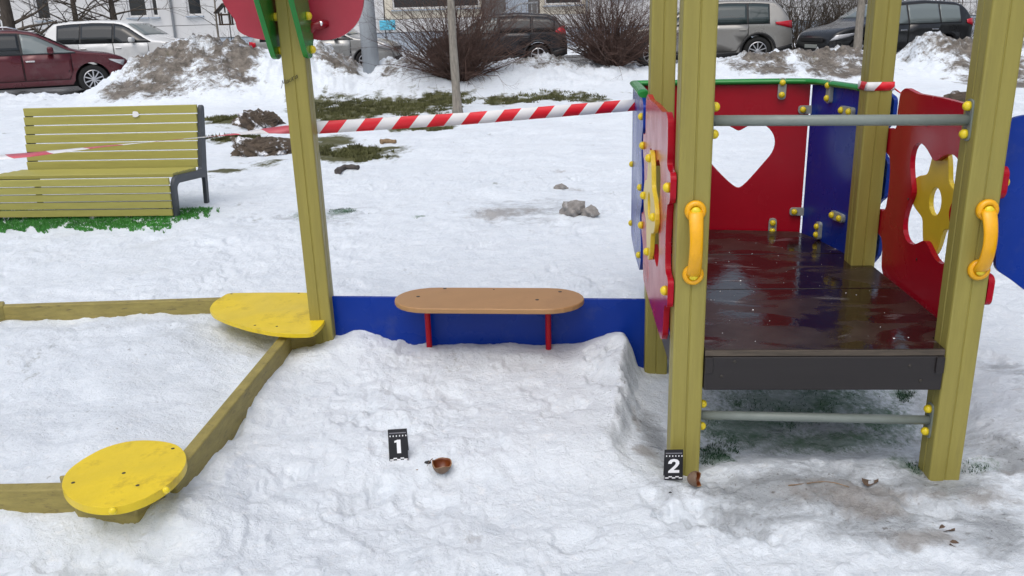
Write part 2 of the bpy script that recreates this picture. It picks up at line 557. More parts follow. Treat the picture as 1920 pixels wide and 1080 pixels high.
# footprints and dents
frs = np.random.RandomState(3)
FOOT = []
for k in range(210):
    y = 1.7 + 7.5 * frs.rand() ** 1.4
    x = (frs.rand() * 2 - 1) * (0.8 + 0.62 * y)
    FOOT.append((x, y, frs.rand() * PI, 0.10 + 0.05 * frs.rand(), 0.045 + 0.02 * frs.rand(), 0.006 + 0.012 * frs.rand()))
SHL = ground_at(830, 884, 0.055)
FEET = [tuple(LP(u, v, 0)[:2]) for u, v in ((0, 0), (PU, 0), (0, PV), (PU, PV))] + [(P5[0], P5[1])]
def terrain(x, y, detail=True):
    # base level, kerb side and road
    h = 0.10 * sst(9, 16, y)
    c = np.interp(x, cr[:, 0], cr[:, 2])
    jag = 1 + (0.22 * fbm(x * 1.6, y * 1.6, 4) if detail else 0)
    front = 16.0 - 0.9 * perlin(x * 0.25, y * 0 + 3.3)
    prof = sst(front, CY, y) * (1 - sst(CY + 0.15, CY + 1.5, y))
    h = h * (1 - prof) + c * prof * jag ** 0.5
    roadm = sst(CY + 0.6, CY + 1.6, y) * (1 - sst(33.5, 34.5, y))
    h = h * (1 - roadm) + 0.02 * roadm
    h = h + 0.15 * sst(34, 35, y)
    # right-hand heap closer in
    # near snow: bank between sandbox and play house with a broken edge
    xc = np.interp(y, [2.2, 2.55, 2.7, 3.0, 3.4, 3.75], [0.60, 0.42, 0.385, 0.46, 0.545, 0.56])
    wob = 0.025 * perlin(y * 14, y * 3) + 0.012 * perlin(x * 40, y * 40)
    bank = sst(-0.005, 0.075, xc + wob - x) * sst(2.45, 2.75, y)
    top = 0.055 + 0.075 * blob(x, y, 0.46, 3.45, 0.17, 0.32) + 0.05 * blob(x, y, 0.5, 3.0, 0.12, 0.4)
    top = top + 0.075 * blob(x, y, -0.75, 3.75, 0.28, 0.30) + 0.02 * blob(x, y, -0.1, 3.65, 0.35, 0.15)
    near = (1 - sst(3.5, 4.3, y))
    left = sst(-0.2, 0.5, xc - x) * (1 - near)
    h = h + near * bank * top + 0.05 * (1 - near) * (1 - sst(6, 9, y))
    # behind the blue board the snow lies higher than in the pit
    # sandbox fill and the snow banked along its outside
    dx0, dx1, dy0, dy1 = x - SBX[0], SBX[1] - x, y - SBY[0], SBY[1] - y
    ins = np.minimum(np.minimum(dx0, dx1), np.minimum(dy0, dy1))
    fill = sst(-0.01, 0.03, ins)
    inner = 0.105 + 0.045 * sst(0.0, 0.5, ins) + 0.03 * fbm(x * 2.1, y * 2.1, 3) - 0.03 * blob(x, y, -1.2, 3.75, 0.25, 0.3)
    outd = np.exp(-(np.clip(-ins, 0, 9) / 0.30) ** 2) * 0.105
    outd = outd * (0.85 + 0.3 * perlin(x * 2 + 4, y * 2))
    outd = outd - 0.05 * blob(x, y, -1.1, 2.15, 0.22, 0.12)
    h = np.maximum(h, outd) * (1 - fill) + np.maximum(inner, 0.05) * fill
    # pit under and round the play house
    uu = (x - O2[0]) * EX[0] + (y - O2[1]) * EX[1]
    vv = (x - O2[0]) * EY[0] + (y - O2[1]) * EY[1]
    pit = sst(-0.16, 0.0, uu) * (1 - sst(0.95, 1.2, uu)) * sst(-0.02, 0.2, vv) * (1 - sst(1.5, 1.9, vv))
    h = h - 0.035 * pit
    h = h + 0.07 * blob(x, y, 2.0, 3.0, 0.35, 0.7) * (1 - pit)
    # wheel-rut like undulation
    if detail:
        nearf = 1 - sst(8, 15, y)
        calm = 1 - 0.55 * pit
        amp = (0.55 + 0.45 * sst(-0.3, 0.5, perlin(x * 0.9 + 7, y * 0.9)))
        n1 = fbm(x * 1.3, y * 1.5, 3) * 0.022
        n2 = (0.5 - np.abs(perlin(x * 5.2 + 0.3 * perlin(x * 3, y * 3), y * 6.1))) * 0.022
        n3 = fbm(x * 11, y * 13, 3, 0.55) * 0.0085
        n4 = np.abs(perlin(x * 30, y * 33)) * 0.0045
        h = h + calm * (0.35 + 0.65 * nearf) * amp * (n1 * 1.15 + n2 * 0.7 + n3 * 0.75 + n4 * 0.5) * (1 - 0.45 * fill)
        wx, wy = x + 0.10 * perlin(x * 5, y * 5), y + 0.10 * perlin(x * 5 + 9, y * 5 + 4)
        zone = sst(-0.15, 0.3, perlin(x * 0.8 + 2, y * 0.8 + 11)) * nearf * calm * (1 - 0.6 * fill)
        st1 = sst(-0.02, 0.05, perlin(wx * 3.1 + 5, wy * 3.4 + 1)) * 0.008
        st2 = sst(-0.02, 0.07, perlin(wx * 8.5 + 2, wy * 9.5 + 7) - 0.12) * 0.0055
        st3 = sst(0.0, 0.10, perlin(wx * 20 + 2, wy * 22 + 7) - 0.2) * 0.005
        h = h + (st1 + st2) * zone + st3 * nearf * (0.4 + 0.6 * zone)
        for (fx, fy, fa, la, lb, dp) in FOOT:
            m = (np.abs(x - fx) < 0.3) & (np.abs(y - fy) < 0.3)
            if not m.any():
                continue
            ddx, ddy = x[m] - fx, y[m] - fy
            a = ddx * math.cos(fa) + ddy * math.sin(fa)
            b = -ddx * math.sin(fa) + ddy * math.cos(fa)
            q = np.sqrt((a / la) ** 2 + (b / lb) ** 2) + 0.55 * perlin(x[m] * 17, y[m] * 17) + 0.25 * perlin(x[m] * 43, y[m] * 43)
            h[m] += (-dp * (1 - sst(0.65, 1.05, q)) + 0.25 * dp * np.exp(-((q - 1.25) / 0.3) ** 2)) * (1 - fill[m]) * (1 - pit[m])
        h = h - 0.014 * blob(x, y, SHL[0], SHL[1], 0.045, 0.05)
        for (qx, qy) in FEET:
            rr_ = np.hypot(x - qx, y - qy) + 0.02 * perlin(x * 16, y * 16)
            h = h - 0.010 * (1 - sst(0.07, 0.14, rr_)) + 0.008 * np.exp(-((rr_ - 0.17) / 0.05) ** 2)
        # rough crust and clods on the heaps
        rough = prof * (0.5 + 0.5 * sst(0.3, 0.9, c))
        h = h + rough * (0.12 * fbm(x * 2.2, y * 2.2, 5, 0.65) + 0.09 * np.abs(perlin(x * 6, y * 5)) + 0.06 * np.abs(perlin(x * 14, y * 9)))
        midf = sst(8, 12, y) * (1 - sst(15, 17, y))
        h = h + midf * 0.05 * fbm(x * 0.8, y * 0.8, 4)
    return h
def hz(x, y):
    return float(terrain(np.array([float(x)]), np.array([float(y)]))[0])

def settle(px, py):
    """first point where the line of sight through a pixel meets the snow"""
    d = ray(px, py)
    Y = np.geomspace(1.2, 40, 1500)
    P = CAM[None, :] + d[None, :] * (Y / d[1])[:, None]
    under = P[:, 2] <= terrain(P[:, 0], P[:, 1])
    return P[int(np.argmax(under))] if under.any() else ground_at(px, py)
def build_ground():
    ys = [-60, -25, -10, -4, -1.5, -0.4, 0.3]
    y = 0.7
    while y < 62:
        ys.append(y)
        y *= 1.0062 if y < 22 else 1.02
    ys += [70, 90, 130, 200, 320, 600]
    ys = np.array(ys)
    nc = 820
    t = np.linspace(-1, 1, nc)
    u = np.sign(t) * (0.72 * np.abs(t) + 0.28 * np.abs(t) ** 3)
    wd = 1.0 + 0.82 * np.clip(ys, 0.5, 1e9)
    wd = np.where(ys < 0.5, 3 + np.abs(ys) * 1.5, wd)
    X = u[None, :] * wd[:, None]
    Y = np.repeat(ys[:, None], nc, 1)
    x, yy = X.ravel(), Y.ravel()
    z = terrain(x, yy)
    nr = len(ys)
    me = bpy.data.meshes.new('ground')
    co = np.stack([x, yy, z], 1).astype(np.float32)
    i = np.arange(nr * nc).reshape(nr, nc)
    q = np.stack([i[:-1, :-1], i[:-1, 1:], i[1:, 1:], i[1:, :-1]], -1).reshape(-1, 4)
    me.vertices.add(len(co))
    me.vertices.foreach_set('co', co.ravel())
    me.loops.add(q.size)
    me.loops.foreach_set('vertex_index', q.ravel().astype(np.int32))
    me.polygons.add(len(q))
    me.polygons.foreach_set('loop_start', np.arange(0, q.size, 4, dtype=np.int32))
    me.polygons.foreach_set('loop_total', np.full(len(q), 4, dtype=np.int32))
    me.polygons.foreach_set('use_smooth', np.ones(len(q), dtype=bool))
    me.update()
    me.validate()
    # masks
    dirt = np.zeros(len(x)); grass = np.zeros(len(x)); turf = np.zeros(len(x)); brown = np.zeros(len(x))
    def spot(arr, px, py, rx, ry, amt, z0=0.0):
        g = ground_at(px, py, z0)
        for _ in range(5):
            z0 = float(terrain(np.array([g[0]]), np.array([g[1]]), False)[0])
            g = ground_at(px, py, z0)
        gx = ground_at(px + rx, py, z0)
        gy = ground_at(px, py - ry, z0)
        arr[:] = np.maximum(arr, amt * blob(x, yy, g[0], g[1], max(abs(gx[0] - g[0]), 0.02), max(abs(gy[1] - g[1]), 0.03)))
    # dirty heaps: bare earth and grit on their tops
    def heap(px0, px1, y0, y1, amt):
        a, b = atY(px0, 100, CY)[0], atY(px1, 100, CY)[0]
        w = abs(b - a) * 0.18
        dirt[:] = np.maximum(dirt, amt * sst(a - w, a + w, x) * (1 - sst(b - w, b + w, x)) * sst(y0 - 0.4, y0 + 0.4, yy) * (1 - sst(y1, y1 + 0.6, yy)))
    heap(265, 520, 16.4, 19.6, 0.60)
    heap(560, 690, 17.6, 19.4, 0.58)
    heap(720, 800, 17.4, 19.0, 0.5)
    heap(960, 1120, 17.8, 19.4, 0.52)
    heap(1330, 1460, 17.2, 19.0, 0.56)
    heap(1470, 1620, 17.0, 19.2, 0.54)
    heap(1690, 2100, 15.2, 19.6, 0.64)
    for (px, py, rx, ry, a) in [(730, 200, 130, 13, 0.95), (660, 210, 90, 14, 0.95), (600, 195, 60, 8, 0.7), (830, 188, 60, 8, 0.85), (960, 190, 60, 7, 0.7), (1040, 184, 80, 6, 0.65),
                                (1100, 178, 60, 5, 0.5), (660, 288, 80, 12, 0.95), (620, 265, 40, 12, 0.8), (720, 278, 60, 5, 0.7), (790, 240, 70, 4, 0.7), (440, 228, 60, 7, 0.9), (440, 262, 60, 5, 0.75),
                                (500, 305, 40, 6, 0.55), (420, 322, 40, 5, 0.75)]:
        spot(grass, px, py, rx, ry, a)
    for (px, py, rx, ry, a) in [(640, 398, 26, 7, 0.95), (560, 404, 20, 7, 0.6), (786, 406, 18, 4, 0.65), (600, 410, 60, 7, 0.45),
                                (1400, 800, 120, 45, 0.88), (1500, 755, 200, 45, 0.88), (1340, 858, 40, 28, 0.95), (1650, 790, 80, 40, 0.80), (1690, 740, 25, 12, 0.9),
                                (1540, 830, 190, 25, 0.84), (1700, 870, 40, 25, 0.75), (1235, 680, 12, 8, 0.9), (1840, 870, 50, 22, 0.5)]:
        spot(turf, px, py, rx, ry, a)
    for (px, py, rx, ry, a) in [(930, 402, 55, 14, 0.85), (990, 395, 30, 8, 0.6), (1050, 322, 18, 4, 0.6), (1600, 935, 130, 30, 0.85), (1640, 960, 80, 26, 0.85), (1730, 1010, 80, 20, 0.8), (1850, 930, 70, 20, 0.7),
                                (1500, 915, 70, 8, 0.6), (1210, 850, 26, 14, 0.95), (1740, 930, 60, 14, 0.55), (1890, 880, 30, 10, 0.6), (1195, 800, 10, 40, 0.45), (890, 1020, 30, 8, 0.42), (1045, 700, 30, 6, 0.3),
                                (1290, 900, 30, 8, 0.6), (1080, 355, 30, 5, 0.5)]:
        spot(brown, px, py, rx, ry, a)
    wet = np.zeros(len(x))
    for (px, py, rx, ry, a) in [(1500, 925, 260, 45, 0.98), (1750, 905, 130, 45, 0.95), (1850, 985, 110, 55, 0.75), (1225, 820, 32, 60, 0.9), (1660, 985, 170, 45, 0.8), (1890, 850, 60, 45, 0.85), (1400, 980, 160, 40, 0.62),
                                (960, 640, 130, 10, 0.4), (1900, 700, 60, 60, 0.5), (1540, 800, 220, 60, 0.7), (600, 405, 160, 20, 0.45), (1000, 395, 120, 30, 0.5)]:
        spot(wet, px, py, rx, ry, a)
    for n, arr in (('wet', wet), ('dirt', dirt), ('grass', grass), ('turf', turf), ('brown', brown)):
        at = me.attributes.new(n, 'FLOAT', 'POINT')
        at.data.foreach_set('value', arr.astype(np.float32))
    o = bpy.data.objects.new('ground', me)
    COL.objects.link(o)
    tag(o, kind='structure')
    # snow material
    m = bpy.data.materials.new('old_snow')
    m.use_nodes = True
    nt = m.node_tree
    b = nt.nodes['Principled BSDF']
    tc = nt.nodes.new('ShaderNodeNewGeometry')
    pos = tc.outputs['Position']
    def noise(scale, detail=5, rough=0.6, stretch=(1, 1, 1), dist=0.0):
        mp = nt.nodes.new('ShaderNodeMapping')
        mp.inputs['Scale'].default_value = stretch
        nt.links.new(pos, mp.inputs['Vector'])
        n = nt.nodes.new('ShaderNodeTexNoise')
        n.inputs['Scale'].default_value = scale
        n.inputs['Detail'].default_value = detail
        n.inputs['Roughness'].default_value = rough
        n.inputs['Distortion'].default_value = dist
        nt.links.new(mp.outputs[0], n.inputs['Vector'])
        return n.outputs['Fac']
    def math_(op, a, b_=None):
        n = nt.nodes.new('ShaderNodeMath')
        n.operation = op
        for k, v in enumerate((a, b_)):
            if v is None: continue
            if isinstance(v, (int, float)): n.inputs[k].default_value = v
            else: nt.links.new(v, n.inputs[k])
        return n.outputs[0]
    def rng(v, a, b_, c, d):
        n = nt.nodes.new('ShaderNodeMapRange')
        nt.links.new(v, n.inputs['Value'])
        for nm, q in zip(('From Min', 'From Max', 'To Min', 'To Max'), (a, b_, c, d)):
            n.inputs[nm].default_value = q
        return n.outputs[0]
    def attr(nm):
        n = nt.nodes.new('ShaderNodeAttribute')
        n.attribute_name = nm
        return n.outputs['Fac']
    def mixc(f, a, c):
        n = nt.nodes.new('ShaderNodeMix')
        n.data_type = 'RGBA'
        nt.links.new(f, n.inputs['Factor'])
        for k, v in ((6, a), (7, c)):
            if isinstance(v, tuple): n.inputs[k].default_value = (*v, 1)
            else: nt.links.new(v, n.inputs[k])
        return n.outputs[2]
    def mask(nm, nz, soft=0.12):
        # attr + noise - 1 thresholded: broken-up edge
        s = math_('ADD', attr(nm), nz)
        return rng(s, 1.0 - soft, 1.0 + soft, 0, 1)
    snow = mixc(noise(2.2, 5), (0.755, 0.815, 0.88), (0.835, 0.885, 0.93))
    # thin grey slush film, blotchy
    slush = rng(noise(1.1, 8, 0.7), 0.5, 0.75, 0, 0.30)
    snow = mixc(slush, snow, (0.62, 0.675, 0.735))
    icy = rng(noise(11, 7, 0.7, stretch=(0.7, 1.25, 1), dist=0.8), 0.47, 0.66, 0, 0.42)
    snow = mixc(icy, snow, (0.60, 0.665, 0.735))
    crumb = rng(noise(26, 5, 0.65, stretch=(0.8, 1.2, 1)), 0.58, 0.72, 0, 0.55)
    snow = mixc(crumb, snow, (0.92, 0.935, 0.95))
    # fine grit specks everywhere
    speck = rng(noise(38, 2, 0.5), 0.70, 0.74, 0, 0.6)
    speckzone = rng(noise(0.9, 3), 0.5, 0.65, 0, 1)
    snow = mixc(math_('MULTIPLY', speck, speckzone), snow, (0.14, 0.12, 0.10))
    wetm = mask('wet', rng(noise(6.5, 9, 0.72, stretch=(0.8, 1.2, 1), dist=0.6), 0.25, 0.75, 0, 1), 0.25)
    snow = mixc(math_('MULTIPLY', wetm, 0.85), snow, (0.30, 0.32, 0.34))
    grit = math_('MULTIPLY', rng(noise(52, 4, 0.6), 0.60, 0.67, 0, 0.75), rng(attr('wet'), 0.25, 0.8, 0, 1))
    snow = mixc(grit, snow, (0.10, 0.085, 0.072))
    dcol = mixc(rng(noise(5, 9, 0.8), 0.32, 0.68, 0, 1), (0.028, 0.023, 0.018), (0.30, 0.265, 0.225))
    col = mixc(mask('dirt', math_('ADD', math_('MULTIPLY', rng(noise(4.2, 10, 0.82, stretch=(1, 1, 1.4), dist=0.5), 0.28, 0.72, 0, 1), 0.62), rng(noise(0.85, 4, 0.6), 0.35, 0.65, 0.0, 0.42)), 0.10), snow, dcol)
    bcol = mixc(noise(25, 5, 0.7), (0.15, 0.13, 0.115), (0.44, 0.42, 0.40))
    col = mixc(math_('MULTIPLY', mask('brown', rng(noise(9, 9, 0.75, dist=0.3), 0.25, 0.75, 0, 1), 0.22), 0.75), col, bcol)
    gcol = mixc(noise(14, 6, 0.7), (0.048, 0.048, 0.017), (0.14, 0.14, 0.055))
    col = mixc(mask('grass', rng(noise(2.8, 8, 0.7, stretch=(1, 0.7, 1)), 0.2, 0.7, 0, 1)), col, gcol)
    tcol = mixc(noise(60, 4, 0.7), (0.014, 0.055, 0.02), (0.06, 0.20, 0.07))
    tmask = mask('turf', rng(noise(48, 6, 0.8, stretch=(1, 0.6, 1)), 0.25, 0.75, 0, 1), 0.2)
    tblot = rng(noise(7, 5, 0.7), 0.35, 0.6, 0.45, 1)
    col = mixc(math_('MULTIPLY', math_('MULTIPLY', tmask, 0.9), tblot), col, tcol)
    nt.links.new(col, b.inputs['Base Color'])
    rr = rng(noise(3, 4), 0.35, 0.7, 0.42, 0.75)
    gl = math_('MAXIMUM', wetm, icy)
    rr = math_('SUBTRACT', rr, math_('MULTIPLY', gl, 0.28))
    nt.links.new(rr, b.inputs['Roughness'])
    b.inputs['Specular IOR Level'].default_value = 0.25
    bp = nt.nodes.new('ShaderNodeBump')
    bp.inputs['Strength'].default_value = 0.8
    bp.inputs['Distance'].default_value = 0.012
    hsum = math_('ADD', math_('MULTIPLY', noise(42, 7, 0.72, dist=0.4), 1.5), math_('MULTIPLY', noise(15, 4, 0.6, dist=0.6), 0.9))
    nt.links.new(hsum, bp.inputs['Height'])
    nt.links.new(bp.outputs[0], b.inputs['Normal'])
    me.materials.append(m)
    return o
build_ground()

v, f = box_vf((0, 27.2, 0.075), (160, 13.0, 0.09))
o = make('road', v, f, M_asph)
tag(o, kind='structure')

# ---------------------------------------------------------------- timber posts
def post_vf(base, top, yaw, w=0.1):
    hw = w / 2
    c = 0.007
    g, gd = 0.0035, 0.0032
    side = [(-hw + c, -hw), (-g, -hw), (-g * 0.3, -hw + gd), (g * 0.3, -hw + gd), (g, -hw),
            (hw - c, -hw), (hw - c * 0.3, -hw + c * 0.3)]
    pts = []
    for k in range(4):
        a = k * PI / 2
        for x, y in side:
            pts.append((x * math.cos(a) - y * math.sin(a), x * math.sin(a) + y * math.cos(a)))
    n = len(pts)
    ca, sa = math.cos(yaw), math.sin(yaw)
    vs = []
    zs = np.linspace(0, 1, 9)
    for t in zs:
        p = np.array(base) * (1 - t) + np.array(top) * t
        for x, y in pts:
            vs.append((p[0] + x * ca - y * sa, p[1] + x * sa + y * ca, p[2]))
    fs = []
    for i in range(len(zs) - 1):
        for k in range(n):
            k2 = (k + 1) % n
            fs.append((i * n + k, i * n + k2, (i + 1) * n + k2, (i + 1) * n + k))
    fs.append(tuple(range(n - 1, -1, -1)))
    fs.append(tuple((len(zs) - 1) * n + k for k in range(n)))
    return vs, fs
def post(name, base, top, yaw, parent, m=None):
    v, f = post_vf(base, top, yaw)
    return make(name, v, f, m or M_post, parent)

# ---------------------------------------------------------------- play house
ph = root('playhouse', tuple(LP(PU / 2, PV / 2, 0)), 'play house with four olive posts, dark wet deck and red and blue panels', 'playhouse')
for (u, v) in ((0, 0), (PU, 0), (0, PV), (PU, PV)):
    post('post', LP(u, v, -0.25), LP(u, v, 2.15), -YAW, ph)
# deck boards
def deck_board(loop, name='deck_board'):
    O = O2 + EZ * (DZ - 0.021)
    o = plate(name, [loop], O, EX, EY, 0.021, M_deck, ph, bevel=0.003)
    return o
deck_board([(0.052, -0.045), (PU - 0.052, -0.045), (PU - 0.052, 0.056), (PU + 0.04, 0.056), (PU + 0.04, 0.590), (-0.04, 0.590), (-0.04, 0.056), (0.052, 0.056)])
deck_board([(-0.04, 0.597), (PU + 0.04, 0.597), (PU + 0.04, 1.105), (-0.04, 1.105)])
deck_board([(-0.045, 1.112), (PU + 0.035, 1.112), (BB[0] - 0.02, BB[1] - 0.02), (BA[0] + 0.02, BA[1] - 0.02)])
# light worn edge strip along the front of the deck
v, f = box_vf(LP(PU / 2, -0.0485, DZ - 0.0115), (PU - 0.106, 0.006, 0.020), axes=(EX, EY, EZ))
make('deck_edge', v, f, M_deckedge, ph, bevel=0.002)
box('fascia_beam', LP(PU / 2, -0.030, DZ - 0.082), (PU - 0.104, 0.045, 0.118), M_fascia, ph, axes=(EX, EY, EZ))
box('floor_joist', LP(-0.02, PV / 2, DZ - 0.075), (0.04, PV - 0.11, 0.10), M_fascia, ph, axes=(EX, EY, EZ))
box('floor_joist', LP(PU + 0.01, PV / 2, DZ - 0.075), (0.04, PV - 0.11, 0.10), M_fascia, ph, axes=(EX, EY, EZ))
box('floor_joist', LP(PU / 2, PV, DZ - 0.075), (PU - 0.11, 0.04, 0.10), M_fascia, ph, axes=(EX, EY, EZ))
for u, du in ((0.066, 0.026), (PU - 0.066, 0.026)):
    box('corner_cleat', LP(u, -0.0555, DZ - 0.052), (du, 0.008, 0.055), M_fascia, ph, axes=(EX, EY, EZ), bevel=0.002)
for (px, py) in ((1378, 678), (1353, 706), (1706, 686), (1726, 714)):
    p = onplane(px, py, LP(0, -0.0525, 0), EY)
    dome('screw', p, -EY, 0.006, M_screw, ph, h=0.003, n=10)
# crumbs of ice on the deck
rs = random.Random(5)
vs, fs = [], []
for k in range(80):
    u, w = rs.uniform(0.06, 0.84), rs.uniform(0.0, 1.45)
    s = rs.uniform(0.0010, 0.0028) * (2.0 if rs.random() < 0.06 else 1)
    if u > 0.75 and w < 0.06: continue
    c = LP(u, w, DZ + s * 0.3)
    b0 = len(vs)
    for d in ((1, 0, 0), (-0.5, 0.8, 0), (-0.6, -0.8, 0), (0.1, 0, 0.8), (0, 0, -0.5)):
        vs.append(c + np.array(d) * s * rs.uniform(0.6, 1.4))
    fs += [(b0, b0 + 1, b0 + 3), (b0 + 1, b0 + 2, b0 + 3), (b0 + 2, b0, b0 + 3), (b0 + 1, b0, b0 + 4), (b0 + 2, b0 + 1, b0 + 4), (b0, b0 + 2, b0 + 4)]
o = make('ice_crumbs', vs, fs, M_snowchip)
tag(o, 'white crumbs of ice scattered over the dark wet deck', 'ice', kind='stuff')

# bars between the front posts
for z0, z1 in ((1.188, 1.174), (0.205, 0.187)):
    a, b = LP(0.05, 0, z0), LP(PU - 0.05, 0, z1)
    br = tube('crossbar', [a, (a + b) / 2, b], 0.0165 if z0 > 1 else 0.0155, M_bar, ph, n=16)
    for p, s in ((a, 1), (b, -1)):
        pl = plate('flange', [round_loop([(-0.022, -0.062), (0.022, -0.062), (0.022, 0.062), (-0.022, 0.062)], 0.02)], p - EX * 0.0005 * s, EY, EZ, 0.005, M_bar, br, bevel=0.001, N=EX * s)
        for dz in (-0.041, 0.041):
            dome('bolt_cap', p + EZ * dz + EX * s * 0.0045, EX * s, 0.0145, M_cap, br, h=0.02)

# grab handles
def handle(u, z0, z1):
    base = LP(u, -0.05, 0)
    zt, zb = z1 - 0.034, z0 + 0.034
    vsum, fsum = [], []
    def add(v, f):
        b0 = len(vsum)
        vsum.extend(v)
        fsum.extend([tuple(i + b0 for i in q) for q in f])
    path, rad = [], []
    for t in np.linspace(0, 1, 17):
        z = zb + (zt - zb) * t
        out = 0.011 + 0.040 * math.sin(PI * t) ** 0.7
        path.append(base + EZ * z - EY * out)
        rad.append(0.0235 - 0.003 * math.sin(PI * t))
    h = None
    v, f = tube_vf(path, rad, 14, True, squash=(1.0, 0.5))
    h = make('grab_handle', v, f, M_handle, ph, smooth=True)
    for z in (zb, zt):
        c = base + EZ * z
        prof = [(0.033, 0), (0.0335, 0.008), (0.031, 0.014), (0.026, 0.017), (0.019, 0.0175), (0.0175, 0.013)]
        v, f = lathe_vf(prof, c, -EY, 24)
        make('handle_disc', v, f, M_handle, h, smooth=True)
        dome('bolt_cap', c - EY * 0.0132, -EY, 0.0155, M_cap, h, h=0.014)
handle(0.004, 0.683, 0.955)
handle(PU + 0.012, 0.690, 0.945)

# decorated side panels (the same board on both sides)
VC = 0.455
half = [(0.0, 1.196), (0.22, 1.192), (0.335, 1.205), (0.385, 1.185), (0.395, 1.10), (0.385, 1.045), (0.42, 1.035), (0.475, 1.035), (0.492, 1.02), (0.49, 0.955), (0.475, 0.938), (0.425, 0.925),
        (0.405, 0.87), (0.40, 0.79), (0.41, 0.72), (0.43, 0.70), (0.485, 0.698), (0.50, 0.685), (0.498, 0.615), (0.485, 0.60), (0.425, 0.59), (0.405, 0.56), (0.39, 0.47), (0.35, 0.435), (0.20, 0.43), (0.0, 0.43)]
outline = round_loop([(VC + a, z) for a, z in half[:-1]] + [(VC - a, z) for a, z in reversed(half[1:])], 0.02, 3)
zc = 0.83
hole, flower, eye = [], [], []
for k in range(72):
    t = 2 * PI * k / 72
    c4 = math.cos(4 * t)
    r = 0.195 - 0.048 * c4
    hole.append((VC + 1.12 * r * math.cos(t), zc + r * math.sin(t)))
    r = 0.155 + 0.040 * c4
    flower.append((VC + 1.18 * r * math.cos(t), zc + 1.05 * r * math.sin(t)))
for k in range(24):
    t = 2 * PI * k / 24
    eye.append((VC + 0.050 * math.cos(t), zc + 0.050 * math.sin(t)))
for side in (-1, 1):
    uo = -0.053 if side < 0 else PU + 0.053
    Np = EX * side
    pn = plate('side_panel', [outline, hole], LP(uo, 0, 0), EY, EZ, 0.019, M_red, ph, bevel=0.005, N=Np, segs=3)
    plate('flower_cutout', [flower, eye], LP(uo + side * 0.0195, 0, 0), EY, EZ, 0.017, M_yellow, pn, bevel=0.005, N=Np, segs=3)
    for a in (-0.478, 0.478):
        for z in (0.985, 0.648):
            dome('bolt_cap', LP(uo + side * 0.0185, VC + a * 0.955, z), Np, 0.016, M_cap, pn, h=0.02)
    for a, z in ((-0.19, zc), (0.19, zc), (0, zc + 0.175), (0, zc - 0.175)):
        dome('bolt_cap', LP(uo + side * 0.036, VC + a, z), Np, 0.015, M_cap, pn, h=0.018)
    for a, z in ((0.1, 1.09), (-0.22, 0.98), (0.19, 0.80), (0.05, 0.60)):
        dome('screw', LP(uo - side * 0.0005, VC + a, z), -Np, 0.005, M_screw, pn, h=0.002, n=8)

# back bay: left blue board, back red board with the heart, right blue board, green rail
A3, B3 = LP(BA[0], BA[1], 0), LP(BB[0], BB[1], 0)
P13, P33 = LP(0, PV, 0), LP(PU, PV, 0)
def frame(a, b):
    d = b - a
    L = np.linalg.norm(d[:2])
    U = d / L
    N = np.cross(U, EZ)
    return U, N, L
UR, NR, LR = frame(A3, B3)
def onred(px, py):
    p = onplane(px, py, A3, NR)
    return ((p - A3) @ UR, p[2])
RZ = onred(1420, 158)[1]
heart_px = [(1385, 245), (1396, 240), (1412, 232), (1432, 234), (1447, 247), (1453, 266), (1447, 287), (1430, 308), (1408, 333), (1393, 348), (1384, 352),
            (1375, 348), (1360, 335), (1338, 312), (1322, 290), (1315, 266), (1321, 246), (1337, 234), (1357, 232), (1374, 240)]
heart = smooth_loop([onred(x, y) for x, y in heart_px], 3)
ux = onred(1507, 300)[0]
back = plate('heart_panel', [[(0.0, 0.40), (LR - 0.004, 0.40), (LR - 0.004, RZ), (0.0, RZ)], heart], A3, UR, EZ, 0.016, M_red, ph, bevel=0.003, N=-NR)
UB, NB, LB = frame(B3, P33 - EY * (-0.052))
rb = plate('blue_panel', [[(0.006, 0.40), (LB + 0.02, 0.40), (LB + 0.02, RZ + 0.0), (0.006, RZ)]], B3, UB, EZ, 0.016, M_blue, ph, bevel=0.003, N=-NB)
# outer blue boards with wavy edges on both flanks
def flank(a, b, outn, name='blue_flank_panel'):
    U, N, L = frame(a, b)
    z = lambda t: 0.42 + t * (RZ - 0.42)
    pts = [(0.03, z(1)), (L, z(1)), (L + 0.0, z(0.05)), (L - 0.03, z(0)), (L * 0.5, z(-0.02)), (0.02, z(0.0)), (-0.045, z(0.08)), (-0.05, z(0.2)), (0.0, z(0.25)), (0.03, z(0.32)), (0.0, z(0.38)), (-0.05, z(0.42)), (-0.05, z(0.62)),
           (0.0, z(0.66)), (0.025, z(0.74)), (0.0, z(0.80)), (-0.05, z(0.84)), (-0.05, z(0.97))]
    pn = plate(name, [round_loop(pts, 0.02, 3)], a, U, EZ, 0.017, M_blue, ph, bevel=0.004, N=outn)
    for s in (0.10, 0.5, 0.9):
        dome('bolt_cap', a + U * 0.01 + EZ * z(s) + outn * 0.0165, outn, 0.015, M_cap, pn, h=0.018)
        dome('bolt_cap', a + U * (L - 0.06) + EZ * z(s) + outn * 0.0165, outn, 0.015, M_cap, pn, h=0.018)
    return pn
flank(P13 + EX * (-0.057) + EY * 0.02, A3 + EX * (-0.012), -EX)
flank(P33 + EX * 0.080 + EY * 0.075, B3 + EX * 0.115, EX)
